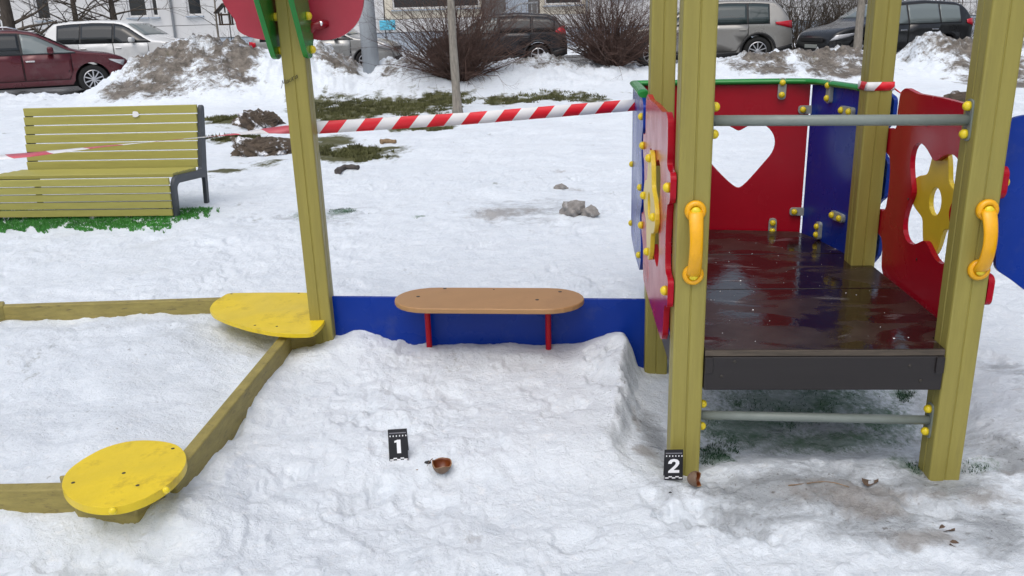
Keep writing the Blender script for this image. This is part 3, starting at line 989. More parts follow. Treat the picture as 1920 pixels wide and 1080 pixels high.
# green rail
rail_path = [P13 + EX * (-0.062) + EY * 0.06, A3 + EX * (-0.02) + EY * 0.0, A3 + UR * 0.06, B3 - UR * 0.1, B3 - UR * 0.02 - EY * 0.02, B3 + UB * 0.08, P33 + EY * 0.06]
rp = []
for i in range(len(rail_path) - 1):
    for t in np.linspace(0, 1, 6)[:-1]:
        rp.append(rail_path[i] * (1 - t) + rail_path[i + 1] * t + EZ * (RZ + 0.012))
rp.append(rail_path[-1] + EZ * (RZ + 0.012))
tube('top_rail', rp, 0.021, M_green, ph, n=14, squash=(1.2, 0.68))
# grey connector plates with yellow caps
def connector(px, py, ang, P, U, N, parent, half=0.034):
    c = onplane(px, py, P, N)
    c = c + N * 0.012
    d = U * math.cos(ang) + EZ * math.sin(ang)
    e = np.cross(d, N)
    lp = round_loop([(-half - 0.022, -0.019), (half + 0.022, -0.019), (half + 0.022, 0.019), (-half - 0.022, 0.019)], 0.0189, 5)
    pl = plate('connector_plate', [lp], c - N * 0.012, d, e, 0.017, M_plate, parent, bevel=0.001, N=N)
    for s in (-1, 1):
        dome('bolt_cap', c + d * half * s + N * 0.0045, N, 0.0145, M_cap, pl, h=0.016)
connector(1520, 205, 0, A3, UR, NR, ph, 0.036)
connector(1503, 396, 0, A3, UR, NR, ph, 0.036)
connector(1592, 208, 0, B3, UB, NB, ph, 0.034)
connector(1574, 406, 0, B3, UB, NB, ph, 0.034)
connector(1466, 166, PI / 2, A3, UR, NR, ph, 0.028)
connector(1448, 424, PI / 2, A3, UR, NR, ph, 0.020)
connector(1559, 172, PI / 2, B3, UB, NB, ph, 0.028)
connector(1538, 432, PI / 2, B3, UB, NB, ph, 0.020)
# blue wing board standing off the front right post
wing_px = [(1888, 222), (1935, 214), (2040, 215), (2075, 260), (2070, 560), (2030, 600), (1975, 580), (1925, 547), (1893, 522), (1866, 506), (1872, 400)]
WP = LP(0, 0.02, 0)
wing = [((onplane(x, y, WP, EY) - WP) @ EX, onplane(x, y, WP, EY)[2]) for x, y in wing_px]
wing = [(max(a, PU + 0.076), z) for a, z in wing]
plate('wing_panel', [round_loop(wing, 0.03, 4)], WP, EX, EZ, 0.018, M_blue, ph, bevel=0.004, N=EY)

# ---------------------------------------------------------------- blue board with the tan seat
bp_root = root('bench_panel', tuple((BL + BR) / 2), 'low blue board between two posts carrying a tan rounded seat', 'bench')
UBd, NBd, LBd = frame(BL, BR)
ZB = 0.302
plate('blue_board', [[(0.0, -0.2), (LBd, -0.2), (LBd, ZB - 0.004), (0.0, ZB + 0.002)]], BL, UBd, EZ, 0.018, M_blue, bp_root, bevel=0.003, N=-NBd)
seat_px = [(790, 533), (860, 532), (1035, 537), (1068, 542), (1090, 553), (1095, 566), (1086, 577), (1060, 583), (1000, 583), (800, 576), (768, 571), (747, 560), (744, 549), (757, 538)]
ZS = 0.335
sp = [ground_at(x, y, ZS)[:2] for x, y in seat_px]
cs = np.mean(sp, 0)
L2, W2 = 0.425, 0.105
su = np.array([UBd[0], UBd[1]])
sv = np.array([-su[1], su[0]])
cs = (ground_at(744, 555, ZS)[:2] + ground_at(1095, 565, ZS)[:2]) / 2
half_len = np.linalg.norm(ground_at(744, 555, ZS)[:2] - ground_at(1095, 565, ZS)[:2]) / 2
wid = 0.15
lp = []
for k in range(13):
    t = -PI / 2 + PI * k / 12
    lp.append((half_len - wid * 1.1 + wid * 1.1 * math.cos(t), wid * math.sin(t)))
for k in range(13):
    t = PI / 2 + PI * k / 12
    lp.append((-half_len + wid * 1.1 + wid * 1.1 * math.cos(t), wid * math.sin(t)))
SO = np.array([cs[0], cs[1] + 0.012, ZS - 0.024])
su3, sv3 = np.array([su[0], su[1], 0]), np.array([sv[0], sv[1], 0])
seat = plate('tan_seat', [lp], SO, su3, sv3, 0.024, M_tan, bp_root, bevel=0.007, N=EZ, segs=3)
for px, py in ((784, 556), (834, 541), (1007, 562), (1050, 547), (926, 543)):
    p = ground_at(px, py, ZS)
    dome('screw', np.array([p[0], p[1], ZS - 0.0005]), EZ, 0.009 if px != 926 else 0.004, M_screw, seat, h=0.002, n=10)
for px in (806, 1029):
    t = ((onplane(px, 600, BL, NBd) - BL) @ UBd)
    q = BL + UBd * t + NBd * 0.045
    br = tube('red_bracket', [q + EZ * -0.1, q + EZ * 0.1, q + EZ * 0.26, q + EZ * 0.314], 0.0135, M_red, bp_root, n=10, squash=(1, 1.5))
    for s in (-0.05, 0.055):
        box('bracket_foot', q + UBd * s + EZ * 0.305, (0.05, 0.06, 0.012), M_red, br, axes=(UBd, NBd, EZ), bevel=0.004)
    dome('bolt_cap', q + UBd * 0.03 + EZ * 0.287 - NBd * 0.02, NBd, 0.0125, M_cap, br, h=0.018)

# ---------------------------------------------------------------- sandbox
ZBM = 0.172
sbr = root('sandbox', (sum(SBX) / 2, sum(SBY) / 2, 0), 'square olive timber sandbox filled with snow, yellow corner seats', 'sandbox')
bw = 0.045
def beam(x0, y0, x1, y1, z1=ZBM, name='side_beam'):
    a, b = np.array([x0, y0, 0.0]), np.array([x1, y1, 0.0])
    U, N, L = frame(a, b)
    c = (a + b) / 2
    return box(name, c + EZ * (z1 / 2 - 0.09), (L, bw, z1 + 0.18), M_beam, sbr, axes=(U, N, EZ), bevel=0.005)
beam(SBX[1] - 0.003, SBY[0] + 0.03, SBX[1] + 0.058, 3.62)
beam(SBX[0] + 0.05, SBY[1], -1.10, SBY[1] + 0.01)
beam(SBX[0] + 0.02, SBY[0] + 0.02, -1.36, SBY[0] - 0.006)
beam(SBX[0], SBY[0] + 0.05, SBX[0], SBY[1] - 0.06)
beam(SBX[1] + 0.052, 3.63, P5[0] - 0.035, P5[1] - 0.02, ZBM + 0.004, 'corner_beam')
beam(-1.09, SBY[1] - 0.01, P5[0] - 0.03, P5[1] + 0.045, ZBM + 0.003, 'corner_beam')
plate('corner_block', [[(SBX[0] - 0.07, SBY[1] - 0.085), (SBX[0] + 0.05, SBY[1] - 0.085), (SBX[0] + 0.12, SBY[1] - 0.02), (SBX[0] + 0.08, SBY[1] + 0.06), (SBX[0] - 0.04, SBY[1] + 0.05)]], (0, 0, -0.18), (1, 0, 0), (0, 1, 0), ZBM + 0.186, M_beam, sbr, bevel=0.008, N=EZ)
blk = [ground_at(x, y, 0.06)[:2] for x, y in ((122, 948), (150, 985), (262, 996), (305, 965), (335, 905))]
blk = [tuple(p) for p in blk] + [(-1.07, 2.46), (-1.34, 2.42)]
plate('corner_block', [blk], (0, 0, -0.15), (1, 0, 0), (0, 1, 0), ZBM + 0.147, M_beam, sbr, bevel=0.006, N=EZ)
def yellow_seat(px, z, name='yellow_seat', n=4, closed_smooth=True):
    pts = [tuple(ground_at(x, y, z)[:2]) for x, y in px]
    lp = smooth_loop(pts, n) if closed_smooth else pts
    return plate(name, [lp], (0, 0, z - 0.027), (1, 0, 0), (0, 1, 0), 0.027, M_seat, sbr, bevel=0.006, N=EZ, segs=3)
sB = yellow_seat([(160, 858), (200, 838), (245, 827), (290, 826), (328, 833), (347, 850), (347, 872), (328, 897), (298, 920), (262, 938), (222, 949), (180, 950), (146, 942), (124, 927), (116, 907), (128, 882)], 0.206)
for px, py in ((137, 905), (258, 910), (324, 841), (232, 887)):
    p = ground_at(px, py, 0.206)
    dome('screw', np.array([p[0], p[1], 0.2055]), EZ, 0.006, M_screw, sB, h=0.002, n=10)
for px, py in ((212, 957), (312, 918)):
    p = onplane(px, py, (-1.2, 2.13 if px < 300 else 2.22, 0), np.array([0, 1.0, 0]))
    dome('bolt_cap', p, np.array([0.2, -1, 0]), 0.011, M_cap, sB, h=0.012)
apx = [(427, 549), (500, 548), (578, 548), (600, 563), (622, 566), (616, 585), (603, 610), (586, 625), (550, 626), (510, 623), (465, 614), (424, 601), (400, 590), (392, 579), (400, 566)]
apts = [tuple(ground_at(x, y, 0.212)[:2]) for x, y in apx]
sA = plate('yellow_seat', [round_loop(apts, 0.03, 3)], (0, 0, 0.192), (1, 0, 0), (0, 1, 0), 0.019, M_seat, sbr, bevel=0.006, N=EZ, segs=3)
for px, py in ((434, 551), (560, 550), (519, 612), (478, 610)):
    p = ground_at(px, py, 0.211)
    dome('screw', np.array([p[0], p[1], 0.2105]), EZ, 0.006, M_screw, sA, h=0.002, n=10)

# ---------------------------------------------------------------- flower post at the sandbox corner
fp = root('flower_post', (P5[0], P5[1], 0), 'leaning olive post with red petals and green leaf brackets at its top', 'post')
YP = math.radians(1.0)
P5T = np.array([P5[0] - 0.012, P5[1] + 0.02, 2.1])
post('post', (P5[0], P5[1], -0.2), P5T, -YP, fp)
NX = np.array([1.0, 0, 0])
def leafb(pxs, X):
    pts = [onplane(x, y, (X, 0, 0), NX)[1:] for x, y in pxs]
    return [tuple(p) for p in pts]
XR = P5[0] + 0.032
XL = P5[0] - 0.098
lr = [(528, 12), (545, 55), (556, 90), (566, 112), (573, 120), (583, 116), (587, 100), (587, 70), (584, 45), (575, 20), (566, 5)]
yr = leafb(lr, XR + 0.022)
def bracket(X, yz, parent):
    zt = 1.85
    yz = list(yz)
    return plate('leaf_bracket', [yz], (X, 0, 0), (0, 1, 0), (0, 0, 1), 0.022, M_green, parent, bevel=0.005, N=(1, 0, 0), segs=3)
y5 = P5[1]
leaf_shape = [(y5 + 0.04, 1.365), (y5 - 0.04, 1.355), (y5 - 0.085, 1.38), (y5 - 0.17, 1.46), (y5 - 0.26, 1.60), (y5 - 0.30, 1.75), (y5 - 0.24, 1.88), (y5 - 0.08, 1.93), (y5 + 0.02, 1.86), (y5 + 0.04, 1.68), (y5 + 0.075, 1.55), (y5 + 0.09, 1.45)]
leaf_shape = [(y5 + 0.045, 1.365), (y5 - 0.045, 1.365), (y5 - 0.30, 1.72), (y5 - 0.27, 1.92), (y5 - 0.05, 1.95), (y5 + 0.01, 1.80), (y5 + 0.055, 1.60), (y5 + 0.095, 1.46)]
leaf_loop = round_loop(leaf_shape, 0.045, 4)
b1 = bracket(XR + 0.004, leaf_loop, fp)
b2 = bracket(XL, leaf_loop, fp)
for b_, X in ((b1, XR + 0.0255), (b2, XL + 0.0215)):
    for yy, zz in ((y5 + 0.02, 1.40), (y5 + 0.0, 1.535), (y5 - 0.15, 1.66)):
        dome('bolt_cap', np.array([X, yy, zz]), NX, 0.017, M_cap, b_, h=0.022)
YPt = P5[1] + 0.10
fl_px = [(405, -45), (413, -8), (426, 18), (440, 38), (447, 58), (470, 70), (505, 75), (540, 66), (562, 60), (590, 74), (622, 74), (648, 64), (668, 45), (679, 20), (681, -10), (668, -45), (650, -90), (655, -140), (630, -200), (570, -215), (545, -200), (510, -215), (450, -190), (425, -140), (430, -95)]
fpts = [atY(x, y, YPt) for x, y in fl_px]
flp = smooth_loop([(p[0], p[2]) for p in fpts], 4)
pt = plate('red_petals', [flp], (0, YPt, 0), (1, 0, 0), (0, 0, 1), 0.02, M_fadedglare, fp, bevel=0.006, N=(0, 1, 0), segs=3)
c = atY(603, 46, YPt)
tube('petal_bracket', [c + np.array([-0.055, -0.01, -0.06]), c + np.array([-0.05, -0.03, -0.03]), c + np.array([-0.03, -0.034, -0.006]), c + np.array([0.0, -0.016, 0.0]), c + np.array([0.03, -0.008, 0.002])], [0.01, 0.014, 0.018, 0.02, 0.012], M_darkred, pt, n=10)
dome('bolt', c + np.array([0.002, -0.03, 0.004]), (0, -1, 0.2), 0.011, M_chrome, pt, h=0.006)
# handwriting on the post
FNy = P5[1] - 0.0515
def pen(strokes, px0, py0, sx, sy):
    vs, fs = [], []
    for s in strokes:
        path = []
        for a, b in s:
            p = atY(px0 + a * sx, py0 - b * sy - a * 1.3, FNy + 0.006)
            path.append(p)
        path = smooth_loop(path, 3, closed=False) if len(path) > 2 else path
        v, f = tube_vf(path, 0.0011, 5)
        b0 = len(vs)
        vs += v
        fs += [tuple(i + b0 for i in q) for q in f]
    return vs, fs
strokes = [[(0, -1.6), (0.6, 0), (1.0, 4.2), (1.7, 1.0), (2.6, 4.6), (2.9, 0.2)], [(4.7, 2.6), (3.7, 2.3), (3.6, 0.5), (4.6, 0.6), (4.8, 2.7), (5.0, 0.2)],
           [(6.6, 2.5), (5.8, 2.0), (5.8, 0.5), (6.7, 0.5)], [(7.4, 3.4), (7.3, 0.0)], [(8.8, 3.4), (7.5, 1.7), (8.9, 0.0)], [(10.8, 2.9), (9.8, 2.4), (9.7, 0.6), (10.7, 0.9), (10.8, 3.2), (11.2, 0.4)]]
tt = (1.27 - 0.0) / 2.1
v, f = pen(strokes, 527, 162, 2.75, 2.4)
make('handwriting', v, f, M_ink, fp)

# ---------------------------------------------------------------- street bench
bfr = ground_at(333, 412, 0.03)
bbr = ground_at(392, 386, 0.03)
BYAW = math.radians(-5.0)
bx = np.array([math.cos(BYAW), math.sin(BYAW), 0])
by = np.array([-math.sin(BYAW), math.cos(BYAW), 0])
YF, YBk = bfr[1], bbr[1]
BO = np.array([bfr[0], bfr[1], 0.0])
BLEN = 1.57
bench = root('park_bench', tuple(BO - bx * BLEN / 2), 'olive slatted park bench with dark grey steel sides on green turf', 'bench')
SHB = 0.085
BZ = EZ + bx * SHB
def bp_(x, y, z): return BO + bx * x + by * y + BZ * z
pb = lambda px, py, dy: onplane(px, py, BO + by * dy, by)
dback = (bbr - BO) @ by
zt_back = pb(388, 195, dback + 0.03)[2]
zseatb = pb(385, 318, dback - 0.02)[2]
zseatf = pb(322, 330, 0.02)[2]
zapron = pb(326, 404, 0.0)[2]
# side frame outline in (y, z)
zf = zseatf
fr_out = [(-0.02, 0.0), (-0.045, zf * 0.5), (-0.055, zf - 0.06), (-0.03, zf - 0.01), (0.03, zf + 0.005), (dback - 0.06, zseatb + 0.005), (dback - 0.01, zt_back - 0.03), (dback + 0.015, zt_back), (dback + 0.055, zt_back - 0.02), (dback + 0.045, zseatb), (dback + 0.065, 0.0),
          (dback + 0.02, 0.0), (dback - 0.0, zseatb - 0.065), (0.04, zf - 0.06), (0.005, zf - 0.085), (0.03, 0.0)]
for s in (0, -BLEN + 0.05):
    sf = plate('side_frame', [round_loop(fr_out, 0.03, 4)], BO + bx * (s - 0.02), by, BZ, 0.032, M_steel, bench, bevel=0.004, N=bx)
    box('floor_runner', bp_(s, dback / 2 + 0.02, 0.012), (0.05, dback + 0.06, 0.024), M_steel, sf, axes=(bx, by, EZ))
nb = 7
gap = 0.008
hb = (zt_back - zseatb - 0.02) / nb
for k in range(nb):
    z = zseatb + 0.025 + hb * (k + 0.5)
    t = (z - zseatb) / (zt_back - zseatb)
    y = dback - 0.03 + 0.045 * t
    sl_ = box('back_slat', bp_(-BLEN / 2 + 0.005, y - 0.025, z), (BLEN - 0.05, 0.028, hb - gap), M_slat, bench, axes=(bx, by, EZ), bevel=0.004)
    if k == nb - 2:
        p = pb(253, 214, dback - 0.055)
        plate('paper_scrap', [smooth_loop([(-0.028, -0.02), (0.0, -0.026), (0.026, -0.012), (0.022, 0.014), (0.0, 0.022), (-0.022, 0.018)], 2)], p + by * 0.012, bx, EZ, 0.0015, M_white, sl_, bevel=0, N=-by)
ns = 4
ws = (dback - 0.09) / ns
for k in range(ns):
    y = 0.0 + ws * (k + 0.5)
    t = y / dback
    box('seat_slat', bp_(-BLEN / 2 - 0.01, y, zf + (zseatb - zf) * t + 0.012), (BLEN - 0.02, ws - gap, 0.03), M_slat, bench, axes=(bx, by, EZ), bevel=0.004)
na = 5
ha = (zf - 0.0 - zapron) / na
for k in range(na):
    z = zapron + ha * (k + 0.5)
    yy = -0.055 - 0.0 + 0.035 * (1 - (k + 0.5) / na)
    box('apron_slat', bp_(-BLEN / 2 - 0.01, yy - 0.012, z + 0.004), (BLEN - 0.02, 0.026, ha - gap), M_slat, bench, axes=(bx, by, EZ), bevel=0.004)

# artificial grass under the bench
def blades(name, sampler, n, hgt, wdt, material, seed, label, cat):
    r = np.random.RandomState(seed)
    x, y = sampler(r, n)
    n = len(x)
    z = terrain(x, y) - 0.005
    a = r.rand(n) * 2 * PI
    lean = r.randn(n, 2) * 0.4
    hh = hgt * (0.6 + 0.8 * r.rand(n))
    w = wdt * (0.7 + 0.6 * r.rand(n))
    p = np.stack([x, y, z], 1)
    d = np.stack([np.cos(a) * w, np.sin(a) * w, np.zeros(n)], 1)
    tip = p + np.stack([lean[:, 0] * hh, lean[:, 1] * hh, hh], 1)
    V = np.stack([p - d, p + d, tip], 1).reshape(-1, 3)
    Fc = np.arange(3 * n).reshape(-1, 3)
    me = bpy.data.meshes.new(name)
    me.vertices.add(len(V))
    me.vertices.foreach_set('co', V.astype(np.float32).ravel())
    me.loops.add(3 * n)
    me.loops.foreach_set('vertex_index', Fc.ravel().astype(np.int32))
    me.polygons.add(n)
    me.polygons.foreach_set('loop_start', np.arange(0, 3 * n, 3, dtype=np.int32))
    me.polygons.foreach_set('loop_total', np.full(n, 3, dtype=np.int32))
    me.update()
    me.materials.append(material)
    o = bpy.data.objects.new(name, me)
    COL.objects.link(o)
    tag(o, label, cat, kind='stuff')
    return o
def turf_s(r, n):
    px, py = r.rand(n) * 520 - 110, 378 + r.rand(n) * 60
    top = np.interp(px, [-110, 250, 330, 400, 440], [392, 392, 392, 386, 384])
    lo = np.interp(px, [-110, 0, 100, 180, 310, 350, 440], [444, 437, 428, 432, 432, 412, 385]) + 3 * np.sin(px * 0.09) + 2 * np.sin(px * 0.31)
    lo = lo + 7 * perlin(px * 0.045, py * 0 + 2.2) + 4 * perlin(px * 0.16, py * 0 + 5.2)
    k = (py > top) & (py < lo) & (perlin(px * 0.06, py * 0.11) + 0.6 * perlin(px * 0.2, py * 0.3) > -0.55 + 0.75 * sst(-14, 2, py - lo))
    g = np.array([ground_at(a, b, 0.06) for a, b in zip(px[k], py[k])])
    return g[:, 0], g[:, 1]
blades('artificial_turf', turf_s, 46000, 0.022, 0.005, M_turf, 1, 'bright green artificial turf showing through the snow around the slatted bench', 'turf')
def spots(lst):
    def f(r, n):
        X, Y = [], []
        for px, py, rx, ry, wgt in lst:
            m = int(n * wgt)
            a, q = r.rand(m) * 2 * PI, np.sqrt(r.rand(m))
            z0 = 0.02
            for _ in range(5):
                g0 = ground_at(px, py, z0)
                z0 = float(terrain(np.array([g0[0]]), np.array([g0[1]]), False)[0])
            g = np.array([ground_at(px + rx * qq * math.cos(aa), py + ry * qq * math.sin(aa), z0) for aa, qq in zip(a, q)])
            k = perlin(g[:, 0] * 5, g[:, 1] * 4) + 0.35 * perlin(g[:, 0] * 17, g[:, 1] * 15) > 0.02 + 0.35 * (q - 0.5)
            X.append(g[k, 0]); Y.append(g[k, 1])
        return np.concatenate(X), np.concatenate(Y)
    return f
blades('grass', spots([(730, 202, 140, 14, .3), (640, 206, 90, 16, .25), (840, 190, 60, 8, .1), (960, 190, 60, 7, .08), (660, 288, 80, 13, .15), (790, 240, 70, 4, .05), (440, 228, 60, 7, .08), (440, 262, 60, 5, .06), (1050, 184, 90, 6, .08)]),
       36000, 0.045, 0.010, M_grass, 2, 'dull winter grass growing through thawed patches behind the tape', 'grass')
blades('turf_fibres', spots([(1345, 858, 45, 30, .3), (1400, 800, 90, 45, .15), (1690, 742, 25, 14, .15), (1700, 872, 35, 24, .12), (640, 398, 28, 7, .2), (1500, 760, 180, 45, .2), (1235, 682, 12, 8, .06), (1840, 872, 40, 16, .05)]),
       3600, 0.014, 0.0022, mat('dark_artificial_grass', (0.012, 0.06, 0.02), 0.7, var=0.5, vscale=8), 4, 'dark green turf fibres poking through thin snow under the deck', 'turf')

# ---------------------------------------------------------------- barrier tape
tp = root('barrier_tape', tuple(ground_at(612, 655, 0.05)), 'red and white striped barrier tape strung past the posts', 'tape')
def ribbon(name, pts, ups, width, phase=0.0, slant=0.55, period=0.145, n=30, sag=0.0, faded=False):
    P = np.array(pts, float)
    Up = np.array(ups, float)
    t = np.linspace(0, len(P) - 1, n)
    C3 = np.array([[np.interp(tt, range(len(P)), P[:, k]) for k in range(3)] for tt in t])
    C3[:, 2] -= sag * np.sin(PI * t / (len(P) - 1))
    U3 = np.array([[np.interp(tt, range(len(P)), Up[:, k]) for k in range(3)] for tt in t])
    s = np.concatenate([[0], np.cumsum(np.linalg.norm(np.diff(C3, axis=0), axis=1))])
    rows = 3
    vs, st = [], []
    for i in range(n):
        for j in range(rows):
            q = j / (rows - 1) - 0.5
            wv = 0.0025 * math.sin(i * 1.1 + j * 2.0)
            vs.append(C3[i] + U3[i] * q * width + np.array([0, wv, 0]))
            st.append((s[i] - q * width * slant * 1.6) / period + phase)
    fs = [(i * rows + j, (i + 1) * rows + j, (i + 1) * rows + j + 1, i * rows + j + 1) for i in range(n - 1) for j in range(rows - 1)]
    o = make(name, vs, fs, M_tape, tp, smooth=True)
    a = o.data.attributes.new('stripe', 'FLOAT', 'POINT')
    a.data.foreach_set('value', np.array(st, dtype=np.float32))
    if faded:
        o.data.materials.clear()
        o.data.materials.append(M_tapef)
    md = o.modifiers.new('film', 'SOLIDIFY')
    md.thickness = 0.0006
    return o
tR0 = atY(585, 240, P5[1] + 0.06)
tRm = atY(880, 222, 3.98)
tR1 = atY(1200, 196, LP(-0.02, BA[1] - 0.15, 0)[1])
ribbon('tape_span', [tR0, tRm, tR1], [EZ, EZ, EZ], 0.054, phase=0.18, n=60, period=0.16)
tl = [atY(575, 241, P5[1] + 0.06), atY(500, 245, P5[1] + 0.03), atY(385, 257, 3.55), atY(200, 274, 3.2), atY(60, 290, 3.0), atY(-300, 322, 2.8)]
ulist = [(0, 0, 0.8), (0, 0.8, 0.30), (0, 1, -0.17), (0, 0.97, -0.02), (0, 0.93, 0.16), (0, 0.9, 0.3)]
ribbon('tape_span', tl, ulist, 0.06, phase=0.30, n=80, period=0.26, faded=True)
# wrap round the rear right post and its tail
q0, q1 = LP(PU - 0.053, PV + 0.06, 0), LP(PU - 0.0535, PV - 0.0535, 0)
q2, q3 = LP(PU + 0.0535, PV - 0.0535, 0), LP(PU + 0.0535, PV + 0.06, 0)
zw = onplane(1648, 162, LP(0, PV - 0.053, 0), EY)[2]
ribbon('tape_wrap', [q0 + EZ * zw, q1 + EZ * zw, q2 + EZ * zw, q3 + EZ * zw], [EZ] * 4, 0.034, phase=0.3, n=40, period=0.13)
ribbon('tape_tail', [q2 + EZ * (zw - 0.01), LP(PU + 0.075, 0.86, 1.17), LP(PU + 0.085, 0.80, 1.12)], [EZ * 0.2] * 3, 0.03, phase=0.55, n=12, period=0.3)
ribbon('tape_tail', [q3 + EZ * (zw + 0.0), LP(PU + 0.10, PV + 0.15, zw + 0.05), LP(PU + 0.13, PV + 0.4, zw + 0.09)], [EZ * 0.6] * 3, 0.04, phase=0.55, n=12, period=0.13)

# ---------------------------------------------------------------- evidence markers
def marker(px, py, digit, w_px, label, yaw, lean, Y=None):
    p = settle(px, py) if Y is None else atY(px, py, Y)
    depth = (p - CAM) @ fw
    w = w_px * depth / F
    h = w * 1.72
    ca, sa = math.cos(yaw), math.sin(yaw)
    U = np.array([ca, sa, 0])
    back = np.array([-sa, ca, 0])
    V = EZ * math.cos(lean) + back * math.sin(lean)
    N = np.cross(U, V)
    base = p - EZ * 0.004
    t = root('evidence_marker', tuple(base), label, 'marker')
    cardo = plate('front_card', [[(-w / 2, 0), (w / 2, 0), (w / 2, h), (-w / 2, h)]], base, U, V, 0.002, M_black, t, bevel=0.0005, N=-N)
    V2 = EZ * math.cos(lean) - back * math.sin(lean)
    top = base + V * h
    plate('rear_card', [[(-w / 2, -h * 0.98), (w / 2, -h * 0.98), (w / 2, 0), (-w / 2, 0)]], top + back * 0.003, U, V2, 0.002, M_black, t, bevel=0.0005, N=np.cross(U, V2) * -1)
    def prt(name, loops, m, k=1):
        plate(name, loops, base + N * 0.0002, U, V, 0.0006 * k, m, cardo, bevel=0, N=N)
    s = h
    if digit == '1':
        d = [(-0.03, 0.27), (0.09, 0.27), (0.09, 0.69), (-0.01, 0.69), (-0.10, 0.655), (-0.10, 0.60), (-0.03, 0.61)]
        d = [(a * s - 0.01 * s, b * s) for a, b in d]
    else:
        o_ = [(-0.17, 0.55), (-0.155, 0.62), (-0.10, 0.685), (0.0, 0.71), (0.10, 0.69), (0.16, 0.63), (0.165, 0.55), (0.12, 0.47), (0.04, 0.385), (-0.005, 0.335), (0.165, 0.335), (0.165, 0.245), (-0.165, 0.245), (-0.165, 0.30),
              (-0.08, 0.385), (0.01, 0.475), (0.05, 0.53), (0.06, 0.575), (0.04, 0.61), (0.0, 0.62), (-0.045, 0.605), (-0.065, 0.55)]
        d = [(a * s * 1.05, b * s) for a, b in o_]
    prt('digit', [d], M_white)
    cw = w * 0.92 / 5
    for k in range(5):
        x0 = -w * 0.46 + k * cw
        y0 = h * (0.055 if k % 2 == 0 else 0.095)
        prt('scale_block', [[(x0, y0), (x0 + cw, y0), (x0 + cw, y0 + h * 0.035), (x0, y0 + h * 0.035)]], M_white)
    for k in range(6):
        x0 = -w * 0.42 + k * w * 0.165
        ww = w * 0.055
        prt('scale_figure', [[(x0, h * 0.785), (x0 + ww, h * 0.785), (x0 + ww, h * 0.83), (x0, h * 0.83)]], M_white)
    prt('scale_rule', [[(-w * 0.44, h * 0.885), (w * 0.44, h * 0.885), (w * 0.44, h * 0.915), (-w * 0.44, h * 0.915)]], M_greyprint)
    return p
m1 = marker(748, 864, '1', 35.5, 'black evidence marker card with white number 1 on open snow', math.radians(4), math.radians(14))
m2 = marker(1263, 898, '2', 34.5, 'black evidence marker card with white number 2 against a post foot', math.radians(-2), math.radians(6), LP(0, -0.105, 0)[1])

# ---------------------------------------------------------------- broken shells and litter
def half_shell(name, px, py, r, axis, label, cut=0.15, elong=1.0, spout=True):
    p = settle(px, py)
    axis = np.array(axis, float); axis /= np.linalg.norm(axis)
    c = p + EZ * r * (1.22 if not spout else 1.38)
    prof_o, prof_i = [], []
    for t in np.linspace(0.02, PI / 2 + cut, 9):
        prof_o.append((r * math.sin(t), -r * math.cos(t) * elong))
    for t in np.linspace(PI / 2 + cut, 0.02, 9):
        prof_i.append(((r - 0.0032) * math.sin(t), -(r - 0.0032) * math.cos(t) * elong))
    v, f = lathe_vf(prof_o + prof_i, c, axis, 28)
    f = f[:-2]
    v = np.array(v)
    # chipped rim
    rr = np.random.RandomState(int(px))
    t = root(name, tuple(p), label, 'shell')
    nring = 28
    chip = np.interp(np.arange(nring), [0, 4, 7, 11, 15, 19, 24, 27], [0, -0.006, 0.003, -0.010, 0.002, -0.004, 0.004, 0]) * r / 0.03
    for ring in (7, 8, 9, 10):
        for k in range(nring):
            v[ring * nring + k] += axis * chip[k] * (1 if ring in (8, 9) else 0.6)
    o = make('shell_wall', v, f, M_shellout, t, smooth=True)
    o.data.materials.append(M_shell)
    o.data.materials.append(M_shellrim)
    for i, pl in enumerate(o.data.polygons):
        if i >= nring * 8:
            pl.material_index = 2 if i < nring * 9 else 1
    if spout:
        a = c + np.array([-r * 0.92, -r * 0.1, r * 0.45])
        tube('rim_sliver', [a, a + np.array([-r * 0.35, 0, -r * 0.35]), a + np.array([-r * 0.6, 0.0, -r * 0.85])], [0.0018, 0.0014, 0.0008], M_shellout, t, n=6)
    return p
half_shell('broken_shell', 830, 889, 0.034, (0.16, 0.0, 1.0), 'brown broken half shell lying open on the snow beside marker 1', -0.02, 1.25)
half_shell('broken_shell', 1306, 914, 0.026, (0.80, -0.45, 0.30), 'small brown broken shell piece on the ground beside marker 2', 0.2, 1.25, False)
def lump(name, px, py, size, material, label, cat, seed=0, squash=0.7, rough=0.35, sub=2, dz=0.3, top_group=None):
    p = settle(px, py)
    bm = bmesh.new()
    bmesh.ops.create_icosphere(bm, subdivisions=sub, radius=1)
    r = np.random.RandomState(seed)
    off = r.rand(3) * 50
    vs = []
    for v in bm.verts:
        c = np.array(v.co)
        n = perlin(np.array([c[0] * 1.3 + off[0] + c[2] * 0.9]), np.array([c[1] * 1.3 + off[1] - c[2] * 0.7]))[0]
        n2 = perlin(np.array([c[0] * 4 + off[1] + c[2] * 3]), np.array([c[1] * 4 + off[2] - c[2] * 2]))[0]
        n3 = abs(perlin(np.array([c[0] * 9 + off[2] + c[2] * 6]), np.array([c[1] * 9 + off[0] - c[2] * 5]))[0])
        c = c * (1 + rough * n + rough * 0.5 * n2 + rough * 0.5 * (n3 - 0.25))
        vs.append(p + np.array([c[0] * size[0], c[1] * size[1], c[2] * size[2] + size[2] * dz]))
    fs = [tuple(v.index for v in f.verts) for f in bm.faces]
    bm.free()
    o = make(name, vs, fs, material, smooth=False)
    tag(o, label, cat, top_group)
    return o
def shard(name, px, py, size, label, cat='fragment', m=None, seed=1):
    return lump(name, px, py, (size, size * 0.6, size * 0.5), m or M_dark, label, cat, seed, sub=1, rough=0.6)
